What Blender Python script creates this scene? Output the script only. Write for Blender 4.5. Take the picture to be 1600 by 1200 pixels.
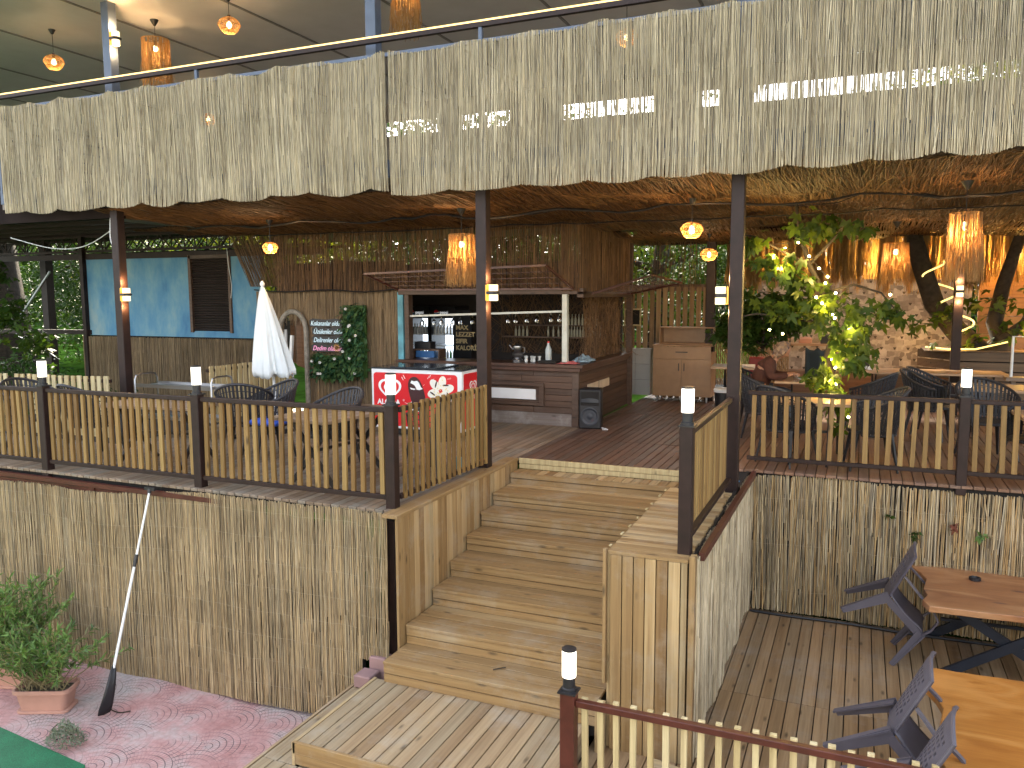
import bpy, bmesh, math, random
import numpy as np
from math import sin, cos, pi, radians as RAD
from mathutils import Vector, Matrix
for _o in list(bpy.data.objects): bpy.data.objects.remove(_o)
S = bpy.context.scene; COL = S.collection
random.seed(7); RG = np.random.default_rng(7)
# ------------------------------------------------------------------ camera, sky, sun, exposure
cd = bpy.data.cameras.new('camera'); cam = bpy.data.objects.new('camera', cd); COL.objects.link(cam)
cd.sensor_width = 36; cd.lens = 36*1269.04/1600; cd.clip_start = .05; cd.clip_end = 800
_pi, _ro, _ya = 0.109819, -0.0041043, -0.4057815
_F = Vector((sin(_ya)*cos(_pi), cos(_ya)*cos(_pi), -sin(_pi))); _R = Vector((cos(_ya), -sin(_ya), 0)); _U = _R.cross(_F)
_R2 = cos(_ro)*_R + sin(_ro)*_U; _U2 = -sin(_ro)*_R + cos(_ro)*_U
cam.matrix_world = Matrix(((_R2.x,_U2.x,-_F.x,0),(_R2.y,_U2.y,-_F.y,0),(_R2.z,_U2.z,-_F.z,2.0),(0,0,0,1)))
S.camera = cam
S.view_settings.view_transform = 'Standard'; S.view_settings.look = 'None'; S.view_settings.gamma = 1
S.view_settings.exposure = 2.72
SUN_EL, SUN_AZ = RAD(31), RAD(-36)       # behind the pavilion, to the left
w = bpy.data.worlds.new('World'); S.world = w; w.use_nodes = True
nt = w.node_tree; bg = nt.nodes['Background']
sk = nt.nodes.new('ShaderNodeTexSky'); sk.sky_type = 'NISHITA'; sk.sun_disc = False
sk.sun_elevation = SUN_EL; sk.sun_rotation = SUN_AZ; sk.air_density = 1.0; sk.dust_density = 3.0; sk.ozone_density = 1.0
hs = nt.nodes.new('ShaderNodeHueSaturation'); hs.inputs['Saturation'].default_value = .38; nt.links.new(sk.outputs[0], hs.inputs['Color']); nt.links.new(hs.outputs[0], bg.inputs[0]); bg.inputs[1].default_value = .15
sl = bpy.data.lights.new('sun', 'SUN'); sl.energy = 3.0; sl.angle = RAD(2); sl.color = (1, .86, .62)
so = bpy.data.objects.new('sun', sl); COL.objects.link(so)
_sd = Vector((sin(SUN_AZ)*cos(SUN_EL), cos(SUN_AZ)*cos(SUN_EL), sin(SUN_EL)))
so.rotation_euler = (-_sd).to_track_quat('-Z', 'Y').to_euler()
# ------------------------------------------------------------------ helpers
def tag(o, label=None, cat=None, group=None, kind=None):
    if label: o['label'] = label
    if cat: o['category'] = cat
    if group: o['group'] = group
    if kind: o['kind'] = kind
    return o
def thing(name, label, cat, loc=(0,0,0), rz=0, group=None):
    o = bpy.data.objects.new(name, None); COL.objects.link(o); o.empty_display_size = .1
    o.location = loc; o.rotation_euler = (0,0,rz); return tag(o, label, cat, group)
def copy_tree(o, parent=None):
    c = o.copy(); COL.objects.link(c); c.parent = parent
    for ch in o.children: copy_tree(ch, c)
    return c
def fastmesh(name, V, F, k):
    """V (n,3), F (m,k) numpy"""
    me = bpy.data.meshes.new(name)
    V = np.ascontiguousarray(V, dtype=np.float32); F = np.ascontiguousarray(F, dtype=np.int32)
    me.vertices.add(len(V)); me.vertices.foreach_set('co', V.ravel())
    me.loops.add(F.size); me.loops.foreach_set('vertex_index', F.ravel())
    me.polygons.add(len(F)); me.polygons.foreach_set('loop_start', np.arange(0, F.size, k, dtype=np.int32))
    me.update(calc_edges=True); me.validate(); return me
def link(name, me, mat, parent=None):
    o = bpy.data.objects.new(name, me); COL.objects.link(o)
    if mat and len(me.materials) == 0: me.materials.append(mat)
    if parent: o.parent = parent
    return o
class MB:
    def __init__(s): s.v = []; s.f = []; s.m = []; s.mi = 0
    def add(s, vs, fs):
        b = len(s.v); s.v += [tuple(p) for p in vs]
        for f in fs: s.f.append(tuple(b+i for i in f)); s.m.append(s.mi)
        return s
    def mat(s, i): s.mi = i; return s
    def box(s, x0, x1, y0, y1, z0, z1):
        return s.add([(x0,y0,z0),(x1,y0,z0),(x1,y1,z0),(x0,y1,z0),(x0,y0,z1),(x1,y0,z1),(x1,y1,z1),(x0,y1,z1)],
            [(3,2,1,0),(4,5,6,7),(0,1,5,4),(1,2,6,5),(2,3,7,6),(3,0,4,7)])
    def bar(s, a, b, w, h, up=(0,0,1), w2=None, h2=None):
        a = Vector(a); b = Vector(b); d = (b-a).normalized(); up = Vector(up)
        if abs(d.dot(up)) > .99: up = Vector((0,1,0))
        x = d.cross(up).normalized(); y = x.cross(d)
        w2 = w if w2 is None else w2; h2 = h if h2 is None else h2
        vs = []
        for p, ww, hh in ((a,w,h),(b,w2,h2)):
            for sx, sy in ((-1,-1),(1,-1),(1,1),(-1,1)): vs.append(p + x*sx*ww/2 + y*sy*hh/2)
        return s.add(vs, [(3,2,1,0),(4,5,6,7),(0,1,5,4),(1,2,6,5),(2,3,7,6),(3,0,4,7)])
    def tube(s, pts, r, n=8, cap=True, closed=False):
        pts = [Vector(p) for p in pts]; N = len(pts)
        rs = r if isinstance(r, (list, tuple)) else [r]*N
        vs = []; up = Vector((0,0,1)); prev = None
        for i, p in enumerate(pts):
            if closed: d = (pts[(i+1)%N]-pts[i-1]).normalized()
            else: d = (pts[min(i+1,N-1)]-pts[max(i-1,0)]).normalized()
            if prev is None:
                u = up if abs(d.dot(up)) < .9 else Vector((1,0,0)); x = d.cross(u).normalized()
            else:
                x = (prev - d*prev.dot(d))
                x = x.normalized() if x.length > 1e-6 else d.orthogonal().normalized()
            prev = x; y = d.cross(x)
            for k in range(n): a = 2*pi*k/n; vs.append(p + (x*cos(a)+y*sin(a))*rs[i])
        fs = []
        for i in range(N if closed else N-1):
            j = (i+1) % N
            for k in range(n): k2 = (k+1) % n; fs.append((i*n+k, i*n+k2, j*n+k2, j*n+k))
        if cap and not closed: fs.append(tuple(range(n-1,-1,-1))); fs.append(tuple((N-1)*n+k for k in range(n)))
        return s.add(vs, fs)
    def lathe(s, prof, n=16, c=(0,0,0), sx=1, sy=1):
        vs = []; 
        for r, z in prof:
            for k in range(n): a = 2*pi*k/n; vs.append((c[0]+r*cos(a)*sx, c[1]+r*sin(a)*sy, c[2]+z))
        fs = []
        for i in range(len(prof)-1):
            for k in range(n): k2 = (k+1) % n; fs.append((i*n+k, i*n+k2, (i+1)*n+k2, (i+1)*n+k))
        if prof[0][0] > 1e-5: fs.append(tuple(range(n-1,-1,-1)))
        if prof[-1][0] > 1e-5: fs.append(tuple((len(prof)-1)*n+k for k in range(n)))
        return s.add(vs, fs)
    def grid(s, P):
        n = len(P); m = len(P[0]); vs = [p for row in P for p in row]
        return s.add(vs, [(i*m+j, i*m+j+1, (i+1)*m+j+1, (i+1)*m+j) for i in range(n-1) for j in range(m-1)])
    def prism(s, pts, d):
        """closed outline pts (3d), extruded by vector d"""
        n = len(pts); d = Vector(d); vs = [Vector(p) for p in pts] + [Vector(p)+d for p in pts]
        return s.add(vs, [tuple(range(n-1,-1,-1)), tuple(range(n,2*n))] + [(i,(i+1)%n,n+(i+1)%n,n+i) for i in range(n)])
    def build(s, name, mat, parent=None, bevel=0, smooth=False, world=False, rec=False):
        me = bpy.data.meshes.new(name); me.from_pydata(s.v, [], s.f); me.update()
        mats = mat if isinstance(mat, (list, tuple)) else [mat]
        for q in mats: me.materials.append(q)
        if len(mats) > 1: me.polygons.foreach_set('material_index', s.m)
        if bevel or rec:
            bm = bmesh.new(); bm.from_mesh(me)
            bmesh.ops.recalc_face_normals(bm, faces=bm.faces)
            if bevel: bmesh.ops.bevel(bm, geom=list(bm.edges), offset=bevel, segments=1, affect='EDGES', clamp_overlap=True)
            bm.to_mesh(me); bm.free()
        if smooth: me.polygons.foreach_set('use_smooth', [True]*len(me.polygons)); me.set_sharp_from_angle(angle=RAD(40))
        if world and parent:
            p = parent
            while p.parent: p = p.parent
            me.transform((Matrix.Translation(p.location) @ Matrix.Rotation(p.rotation_euler.z, 4, 'Z')).inverted())
        return link(name, me, None, parent)
# ------------------------------------------------------------------ materials
def M_new(name):
    m = bpy.data.materials.new(name); m.use_nodes = True; nt = m.node_tree
    return m, nt, nt.nodes['Principled BSDF'], nt.nodes.new, nt.links.new
def ramp(nt, stops, fac):
    r = nt.nodes.new('ShaderNodeValToRGB'); e = r.color_ramp.elements
    while len(e) < len(stops): e.new(.5)
    for k, (p, c) in enumerate(stops): e[k].position = p; e[k].color = (c[0], c[1], c[2], 1)
    nt.links.new(fac, r.inputs[0]); return r.outputs[0]
def mixc(nt, a, b, fac, mode='MIX'):
    n = nt.nodes.new('ShaderNodeMix'); n.data_type = 'RGBA'; n.blend_type = mode
    for i, v in ((0, fac), (6, a), (7, b)):
        if isinstance(v, (int, float)): n.inputs[i].default_value = v
        elif isinstance(v, tuple): n.inputs[i].default_value = (v[0], v[1], v[2], 1)
        else: nt.links.new(v, n.inputs[i])
    return n.outputs[2]
def plain(name, col, rough=.5, metal=0, var=.12, scale=6, bump=0, emit=0, ecol=None, spec=None):
    m, nt, b, N, L = M_new(name)
    t = N('ShaderNodeTexCoord'); no = N('ShaderNodeTexNoise'); no.inputs['Scale'].default_value = scale; no.inputs['Detail'].default_value = 6
    L(t.outputs['Object'], no.inputs['Vector'])
    c = ramp(nt, [(.3, tuple(x*(1-var) for x in col)), (.7, tuple(min(1, x*(1+var)) for x in col))], no.outputs[0])
    L(c, b.inputs['Base Color']); b.inputs['Roughness'].default_value = rough; b.inputs['Metallic'].default_value = metal
    if spec is not None: b.inputs['Specular IOR Level'].default_value = spec
    if bump:
        n2 = N('ShaderNodeTexNoise'); n2.inputs['Scale'].default_value = scale*12; L(t.outputs['Object'], n2.inputs['Vector'])
        bp = N('ShaderNodeBump'); bp.inputs['Strength'].default_value = bump; bp.inputs['Distance'].default_value = .004
        L(n2.outputs[0], bp.inputs['Height']); L(bp.outputs[0], b.inputs['Normal'])
    if emit: b.inputs['Emission Color'].default_value = (*(ecol or col), 1); b.inputs['Emission Strength'].default_value = emit
    return m
def wood(name, axis, cols, grain=1.0, rough=.65, knots=.9, stain=None, wear=0):
    """board wood: axis = grain direction; each board (mesh island) gets its own tone and grain offset"""
    m, nt, b, N, L = M_new(name)
    t = N('ShaderNodeTexCoord'); g = N('ShaderNodeNewGeometry')
    sc = [14, 14, 14]; sc[axis] = .9
    off = N('ShaderNodeVectorMath'); off.operation = 'SCALE'; off.inputs[0].default_value = (37.3, 21.7, 53.1)
    L(g.outputs['Random Per Island'], off.inputs['Scale'])
    ad = N('ShaderNodeVectorMath'); ad.operation = 'ADD'; L(t.outputs['Object'], ad.inputs[0]); L(off.outputs[0], ad.inputs[1])
    mp = N('ShaderNodeMapping'); mp.inputs['Scale'].default_value = sc; L(ad.outputs[0], mp.inputs['Vector'])
    n1 = N('ShaderNodeTexNoise'); n1.inputs['Scale'].default_value = 1.2*grain; n1.inputs['Detail'].default_value = 5; n1.inputs['Distortion'].default_value = .8
    L(mp.outputs[0], n1.inputs['Vector'])
    wv = N('ShaderNodeTexWave'); wv.wave_type = 'RINGS'; wv.inputs['Scale'].default_value = .30*grain; wv.inputs['Distortion'].default_value = 5; wv.inputs['Detail'].default_value = 3; wv.inputs['Detail Scale'].default_value = .6
    wv.rings_direction = 'XYZ'[axis]; L(mp.outputs[0], wv.inputs['Vector'])
    mp2 = N('ShaderNodeMapping'); s2 = [60, 60, 60]; s2[axis] = 2.0; mp2.inputs['Scale'].default_value = s2; L(ad.outputs[0], mp2.inputs['Vector'])
    n2 = N('ShaderNodeTexNoise'); n2.inputs['Scale'].default_value = 1; n2.inputs['Detail'].default_value = 3; L(mp2.outputs[0], n2.inputs['Vector'])
    # tone per island
    mh = N('ShaderNodeMath'); mh.operation = 'MULTIPLY_ADD'; mh.inputs[1].default_value = .5; 
    L(n1.outputs[0], mh.inputs[0]); 
    mi = N('ShaderNodeMath'); mi.operation = 'MULTIPLY_ADD'; mi.inputs[1].default_value = 1.15; mi.inputs[2].default_value = -.32; L(g.outputs['Random Per Island'], mi.inputs[0]); L(mi.outputs[0], mh.inputs[2])
    n = len(cols); c = ramp(nt, [(.08+.84*i/(n-1), cols[i]) for i in range(n)], mh.outputs[0])
    c = mixc(nt, c, ramp(nt, [(.45, (1,1,1)), (.8, (.66,.57,.48))], wv.outputs['Fac']), .32, 'MULTIPLY')
    c = mixc(nt, c, ramp(nt, [(.3, (.6,.55,.5)), (.6, (1.05,1.05,1.05))], n2.outputs[0]), .5, 'MULTIPLY')
    if knots:
        mk = N('ShaderNodeMapping'); sk_ = [8, 8, 8]; sk_[axis] = 2.6; mk.inputs['Scale'].default_value = sk_; L(ad.outputs[0], mk.inputs['Vector'])
        vo = N('ShaderNodeTexVoronoi'); vo.inputs['Scale'].default_value = 1; L(mk.outputs[0], vo.inputs['Vector'])
        kf = ramp(nt, [(.05, (1,1,1)), (.16, (0,0,0))], vo.outputs['Distance'])
        kk = N('ShaderNodeMath'); kk.operation = 'MULTIPLY'; kk.inputs[1].default_value = knots; L(kf, kk.inputs[0])
        c = mixc(nt, c, tuple(x*.35 for x in cols[0]), kk.outputs[0])
    if wear:
        n3 = N('ShaderNodeTexNoise'); n3.inputs['Scale'].default_value = 2.2; n3.inputs['Detail'].default_value = 7; n3.inputs['Roughness'].default_value = .7; L(t.outputs['Object'], n3.inputs['Vector'])
        f = ramp(nt, [(.5, (0,0,0)), (.68, (wear,)*3)], n3.outputs[0]); c = mixc(nt, c, stain or (.3,.3,.29), f)
    L(c, b.inputs['Base Color']); b.inputs['Roughness'].default_value = rough
    bp = N('ShaderNodeBump'); bp.inputs['Strength'].default_value = .35; bp.inputs['Distance'].default_value = .003; L(n2.outputs[0], bp.inputs['Height']); L(bp.outputs[0], b.inputs['Normal'])
    return m
def reedmat(name, cols, axis=2, transl=.15):
    m, nt, b, N, L = M_new(name)
    t = N('ShaderNodeTexCoord'); g = N('ShaderNodeNewGeometry')
    c = ramp(nt, [(i/(len(cols)-1), cols[i]) for i in range(len(cols))], g.outputs['Random Per Island'])
    mp = N('ShaderNodeMapping'); s = [60, 60, 60]; s[axis] = 7; mp.inputs['Scale'].default_value = s; L(t.outputs['Object'], mp.inputs['Vector'])
    no = N('ShaderNodeTexNoise'); no.inputs['Scale'].default_value = 1; no.inputs['Detail'].default_value = 4; L(mp.outputs[0], no.inputs['Vector'])
    c = mixc(nt, c, ramp(nt, [(.3, (.5,.43,.34)), (.48, (1,.99,.96)), (.7, (1.12,1.09,1.0))], no.outputs[0]), .7, 'MULTIPLY')
    n2 = N('ShaderNodeTexNoise'); n2.inputs['Scale'].default_value = 1.6; n2.inputs['Detail'].default_value = 4; L(t.outputs['Object'], n2.inputs['Vector'])
    c = mixc(nt, c, ramp(nt, [(.3, (.72,.7,.66)), (.7, (1.1,1.08,1.05))], n2.outputs[0]), .8, 'MULTIPLY')
    L(c, b.inputs['Base Color']); b.inputs['Roughness'].default_value = .6
    if transl:
        tr = N('ShaderNodeBsdfTranslucent'); L(c, tr.inputs[0]); mx = N('ShaderNodeMixShader'); mx.inputs[0].default_value = transl
        L(b.outputs[0], mx.inputs[1]); L(tr.outputs[0], mx.inputs[2]); L(mx.outputs[0], nt.nodes['Material Output'].inputs[0])
    return m
def leafmat(name, cols, transl=.35, rough=.45):
    m, nt, b, N, L = M_new(name); g = N('ShaderNodeNewGeometry')
    c = ramp(nt, [(i/(len(cols)-1), cols[i]) for i in range(len(cols))], g.outputs['Random Per Island'])
    L(c, b.inputs['Base Color']); b.inputs['Roughness'].default_value = rough; b.inputs['Specular IOR Level'].default_value = .18
    tr = N('ShaderNodeBsdfTranslucent'); L(mixc(nt, c, (1.3,1.25,.5), 1.0, 'MULTIPLY'), tr.inputs[0]); mx = N('ShaderNodeMixShader'); mx.inputs[0].default_value = transl
    L(b.outputs[0], mx.inputs[1]); L(tr.outputs[0], mx.inputs[2]); L(mx.outputs[0], nt.nodes['Material Output'].inputs[0])
    return m
def emis(name, col, st):
    m, nt, b, N, L = M_new(name); b.inputs['Base Color'].default_value = (*col, 1)
    b.inputs['Emission Color'].default_value = (*col, 1); b.inputs['Emission Strength'].default_value = st; return m
PINE = [(.22,.13,.05),(.34,.225,.10),(.45,.32,.16),(.33,.25,.135),(.27,.17,.07)]
WPX, WPY, WPZ = (wood('pine_'+'xyz'[a], a, PINE, wear=.38, stain=(.36,.32,.25)) for a in (0,1,2))
W_low = wood('lower_deck_wood', 1, [(.20,.12,.055),(.28,.18,.09),(.34,.225,.12),(.26,.18,.10)], wear=.25, stain=(.3,.31,.3))
W_plat = wood('platform_wood', 1, [(.24,.16,.085),(.31,.22,.125),(.36,.265,.155),(.29,.225,.14)], wear=.3, stain=(.4,.4,.37))
W_dark = wood('dark_deck_wood', 1, [(.085,.045,.03),(.13,.07,.045),(.165,.09,.06),(.12,.08,.06)], wear=.5, stain=(.17,.14,.125), rough=.5)
W_up = wood('upper_deck_wood', 1, [(.17,.12,.08),(.22,.165,.11),(.27,.2,.14),(.2,.17,.13)], wear=.35, stain=(.27,.26,.24), knots=.3)
W_red = wood('right_deck_wood', 1, [(.15,.075,.04),(.2,.105,.06),(.25,.135,.08),(.17,.1,.07)], wear=.35, stain=(.22,.18,.14), knots=.3)
W_pick = wood('picket_wood', 2, [(.15,.08,.02),(.23,.13,.036),(.30,.195,.065),(.19,.11,.03)], knots=.9)
W_pick2 = wood('pale_picket_wood', 2, [(.42,.33,.16),(.5,.41,.22),(.56,.48,.29),(.47,.38,.2)], knots=.7)
W_bar = wood('bar_wood', 0, [(.055,.03,.018),(.085,.045,.027),(.115,.062,.038),(.075,.042,.027)], wear=.45, stain=(.13,.10,.08), rough=.55)
W_bary = wood('bar_wood_side', 1, [(.055,.03,.018),(.085,.045,.027),(.115,.062,.038),(.075,.042,.027)], rough=.55)
W_cab = plain('oak_laminate', (.30,.175,.09), .4, 0, .1, 7)
def slab(name, cols, spot, rough):
    m, nt, b, N, L = M_new(name); t = N('ShaderNodeTexCoord')
    mp = N('ShaderNodeMapping'); mp.inputs['Scale'].default_value = (1.1,4.2,3); mp.inputs['Rotation'].default_value = (0,0,.12); L(t.outputs['Object'], mp.inputs['Vector'])
    n1 = N('ShaderNodeTexNoise'); n1.inputs['Scale'].default_value = 1.1; n1.inputs['Detail'].default_value = 7; n1.inputs['Distortion'].default_value = 1.2; L(mp.outputs[0], n1.inputs['Vector'])
    c = ramp(nt, [(.3, cols[0]), (.48, cols[1]), (.6, cols[2]), (.75, cols[1])], n1.outputs[0])
    mp2 = N('ShaderNodeMapping'); mp2.inputs['Scale'].default_value = (4,70,40); L(t.outputs['Object'], mp2.inputs['Vector'])
    n2 = N('ShaderNodeTexNoise'); n2.inputs['Scale'].default_value = 1; n2.inputs['Detail'].default_value = 3; L(mp2.outputs[0], n2.inputs['Vector'])
    c = mixc(nt, c, ramp(nt, [(.3, (.75,.7,.65)), (.6, (1.05,1.05,1.05))], n2.outputs[0]), .45, 'MULTIPLY')
    mk = N('ShaderNodeMapping'); mk.inputs['Scale'].default_value = (2.3,6.5,1); mk.inputs['Location'].default_value = (.3,.2,0); L(t.outputs['Object'], mk.inputs['Vector'])
    vo = N('ShaderNodeTexVoronoi'); vo.inputs['Scale'].default_value = 1; L(mk.outputs[0], vo.inputs['Vector'])
    c = mixc(nt, c, spot, ramp(nt, [(.13, (.85,.85,.85)), (.24, (0,0,0))], vo.outputs['Distance'])); L(c, b.inputs['Base Color']); b.inputs['Roughness'].default_value = rough; return m
W_slab = slab('live_edge_slab', [(.22,.09,.04),(.31,.14,.06),(.38,.20,.095)], (.07,.03,.035), .3)
W_slab2 = slab('orange_pine_slab', [(.30,.11,.022),(.39,.16,.033),(.46,.21,.055)], (.3,.11,.02), .28)
W_top = wood('table_plank', 0, [(.17,.115,.08),(.21,.15,.105),(.25,.18,.13)], knots=.2, rough=.5)
W_lam = wood('table_laminate', 0, [(.33,.2,.12),(.38,.24,.14),(.42,.27,.16)], knots=.1, rough=.4)
W_plan = wood('planter_wood', 0, [(.09,.055,.025),(.13,.08,.04),(.17,.1,.05)], rough=.5)
W_wall = wood('timber_wall', 0, [(.15,.07,.03),(.2,.1,.045),(.24,.12,.055)], rough=.5)
W_slat = wood('slat_wall_wood', 2, [(.20,.125,.06),(.26,.17,.085),(.31,.21,.11)], knots=.6)
GREYR = [(.40,.34,.23),(.53,.46,.31),(.63,.56,.40),(.69,.62,.46),(.30,.25,.17),(.60,.51,.33),(.45,.40,.30),(.65,.56,.38),(.36,.31,.23),(.62,.55,.40)]
R_top = reedmat('sunbleached_reed', GREYR, 2, .2)
BEIGE = [(.44,.33,.195),(.55,.42,.25),(.29,.22,.14),(.61,.49,.32),(.37,.29,.18),(.58,.43,.245),(.20,.155,.10),(.50,.40,.26),(.33,.28,.2),(.6,.49,.33)]
R_low = reedmat('beige_reed', BEIGE, 2, .05)
R_right = reedmat('mixed_reed', [(.42,.33,.19),(.58,.47,.29),(.2,.155,.10),(.68,.58,.40),(.48,.32,.15),(.58,.40,.19),(.30,.25,.18),(.54,.47,.35)], 2, .05)
R_pale = reedmat('pale_reed', [(.48,.39,.25),(.60,.50,.35),(.68,.59,.44),(.38,.31,.20),(.25,.2,.14)], 2, .05)
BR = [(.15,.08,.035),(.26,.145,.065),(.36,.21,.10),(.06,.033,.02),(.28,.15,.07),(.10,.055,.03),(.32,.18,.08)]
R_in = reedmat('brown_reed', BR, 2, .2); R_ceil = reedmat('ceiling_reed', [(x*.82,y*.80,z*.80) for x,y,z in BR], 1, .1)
R_mid = reedmat('wall_reed', [(.24,.17,.1),(.32,.23,.13),(.17,.12,.08),(.37,.28,.17),(.28,.2,.12)], 2, .05)
K_brown = plain('brown_steel', (.020,.0095,.008), .5, .0, .3, 9, .15, spec=.3)
K_red = plain('oxblood_steel', (.07,.018,.012), .35, .0, .25, 9, .1)
K_blue = plain('grey_blue_steel', (.075,.10,.15), .45, .1, .15)
K_black = plain('black_plastic', (.012,.012,.015), .45, 0, .2)
K_navy = plain('black_lacquer_steel', (.012,.016,.026), .35, .1, .2)
K_wick = plain('black_wicker', (.018,.018,.022), .5, 0, .3, 60, .4)
K_chair = plain('taupe_plastic', (.078,.070,.088), .42, 0, .1, 5)
K_white = plain('white_enamel', (.72,.74,.76), .35, 0, .04)
K_gold = plain('brass_trim', (.6,.36,.08), .3, .8, .1)
K_steel = plain('chrome', (.38,.38,.39), .3, 1, .05)
K_dark = plain('dark_void', (.012,.01,.009), .9)
E_post = emis('lamp_diffuser', (1,.93,.80), .38)
E_warm = emis('warm_diffuser', (1,.78,.42), .30)
E_bulb = emis('warm_bulb', (1,.78,.4), 1.6)
E_led = emis('warm_led', (1,.62,.2), .34)
E_led2 = emis('yellow_led_rope', (1,.72,.2), .36)
LK = .38
def plight(name, loc, w, col=(1,.6,.26), r=.04, parent=None):
    l = bpy.data.lights.new(name, 'POINT'); l.energy = w*LK; l.color = col; l.shadow_soft_size = r
    o = bpy.data.objects.new(name, l); COL.objects.link(o); o.location = loc
    if parent: o.parent = parent
    return o
def text_mesh(txt, size, mat, name, parent, loc, rot, ext=.002, align='LEFT', shear=0, bold=0):
    cu = bpy.data.curves.new('t', 'FONT'); cu.body = txt; cu.size = size; cu.extrude = ext; cu.align_x = align; cu.shear = shear; cu.offset = bold; cu.resolution_u = 3
    ob = bpy.data.objects.new('t', cu); COL.objects.link(ob); dg = bpy.context.evaluated_depsgraph_get(); dg.update()
    me = bpy.data.meshes.new_from_object(ob.evaluated_get(dg)); bpy.data.objects.remove(ob)
    me.materials.clear(); me.transform(Matrix.Translation(loc) @ rot.to_4x4()); me.name = name
    return link(name, me, mat, parent)
RXF = Matrix.Rotation(pi/2, 3, 'X')                       # text facing -Y
RXR = Matrix.Rotation(pi/2, 3, 'Z') @ RXF                 # text facing +X
# ------------------------------------------------------------------ reeds
def reeds(name, P0, U, V, width, height, mat, parent=None, pitch=.0085, layers=2, seg=3, disp=None, top=None, bot=None,
          rr=(.003,.0052), jit=.015, gap=.04, tilt=.012, seed=1, holes=None, sides=3, fan=0, wires=0, loc=None, backing=False, pieces=True):
    rg = np.random.default_rng(seed)
    U = np.array(U, float); U /= np.linalg.norm(U); V = np.array(V, float); V /= np.linalg.norm(V); Nn = np.cross(U, V); P0 = np.array(P0, float)
    Vs = []; Fs = []; base = 0
    for l in range(layers):
        n = int(width/pitch); u = (np.arange(n)+.5)*pitch + rg.normal(0, pitch*.35, n)
        keep = rg.random(n) > gap; u = u[keep]; n = len(u)
        r = rg.uniform(*rr, n); tl = rg.normal(0, tilt, n)
        v0 = rg.uniform(0, jit, n)*1.0; v1 = height - np.abs(rg.normal(0, jit, n))
        if top is not None: v1 = v1 + top(u)
        if bot is not None: v0 = v0 + bot(u)
        if pieces and l < 2:      # canes end inside the mat and the next one takes over
            ct = rg.uniform(.12, .88, n); mid = v0+(v1-v0)*ct
            u = np.concatenate([u, u+rg.normal(0, pitch*.3, n)]); v0, v1 = np.concatenate([v0, mid+rg.uniform(-.03,.004,n)]), np.concatenate([mid, v1]); r = np.concatenate([r, np.clip(r*rg.uniform(.8,1.2,n), *rr)]); tl = np.concatenate([tl, tl]); n *= 2
        # some rods broken in two: each reed is a lap of two canes
        if holes is not None:
            pass
        t = np.linspace(0, 1, seg+1)
        uu = u[:,None] + tl[:,None]*(t[None,:]-.5) + rg.normal(0, .0012, (n, seg+1))
        vv = v0[:,None] + (v1-v0)[:,None]*t[None,:]
        if fan: uu = uu + fan*(uu-width/2)*(vv/height)
        dd = -l*.011 + rg.normal(0, .0022, (n,1)) + rg.normal(0, .001, (n, seg+1))
        if disp is not None: dd = dd + disp(uu, vv)
        c = P0 + uu[...,None]*U + vv[...,None]*V + dd[...,None]*Nn
        a = np.arange(sides)*2*pi/sides + rg.uniform(0, 6.28, n)[:,None]
        taper = np.linspace(1.0, .8, seg+1) if l % 2 == 0 else np.linspace(.8, 1.0, seg+1)
        ring = (np.cos(a)[...,None]*U + np.sin(a)[...,None]*Nn)*r[:,None,None]
        P = c[:,:,None,:] + ring[:,None,:,:]*taper[None,:,None,None]
        Vs.append(P.reshape(-1,3))
        i = np.arange(n)[:,None,None]*(seg+1)*sides; j = np.arange(seg)[None,:,None]*sides; k = np.arange(sides)[None,None,:]; k2 = (k+1) % sides
        b = base+i+j
        Fs.append(np.stack([b+k, b+k2, b+sides+k2, b+sides+k], -1).reshape(-1,4)); base += n*(seg+1)*sides
    W = np.concatenate(Vs); Fc = np.concatenate(Fs)
    if holes is not None:      # drop faces whose centre lies in a hole
        cc = W[Fc].mean(1) - P0; hu = cc@U; hv = cc@V; Fc = Fc[~holes(hu, hv)]
    if parent is not None:
        p = parent
        while p.parent: p = p.parent
        W = W - np.array(p.location)
    elif loc is not None: W = W - np.array(loc)
    me = fastmesh(name, W, Fc, 4); o = link(name, me, mat, parent)
    if parent is None and loc is not None: o.location = loc
    if wires:
        mb = MB()
        for k in range(wires):
            v = height*(k+.5)/wires; pts = []
            for uu_ in np.linspace(0.02, width-.02, int(width/.12)+2):
                d = .006 + (float(disp(np.array([uu_]), np.array([v]))[0]) if disp else 0)
                tv = (float(top(np.array([uu_]))[0]) if top else 0)*(k+.5)/wires
                pts.append(Vector(P0 + uu_*U + (v+tv)*V + d*Nn + V*rg.normal(0,.004)))
            mb.tube(pts, .0011, 3, False)
        lo = Vector(loc) if loc is not None else Vector((0,0,0))
        if parent: mb.build('binding_wire', M_wire, parent, world=True)
        else:
            w_ = mb.build('binding_wire', M_wire, o); w_.data.transform(Matrix.Translation(-lo))
    return o
M_wire = plain('binding_wire', (.5,.42,.28), .5)
def screen(name, label, *a, group=None, cat='reed screen', **k):
    o = reeds(name, *a, **k); tag(o, label, cat, group); return o
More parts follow.
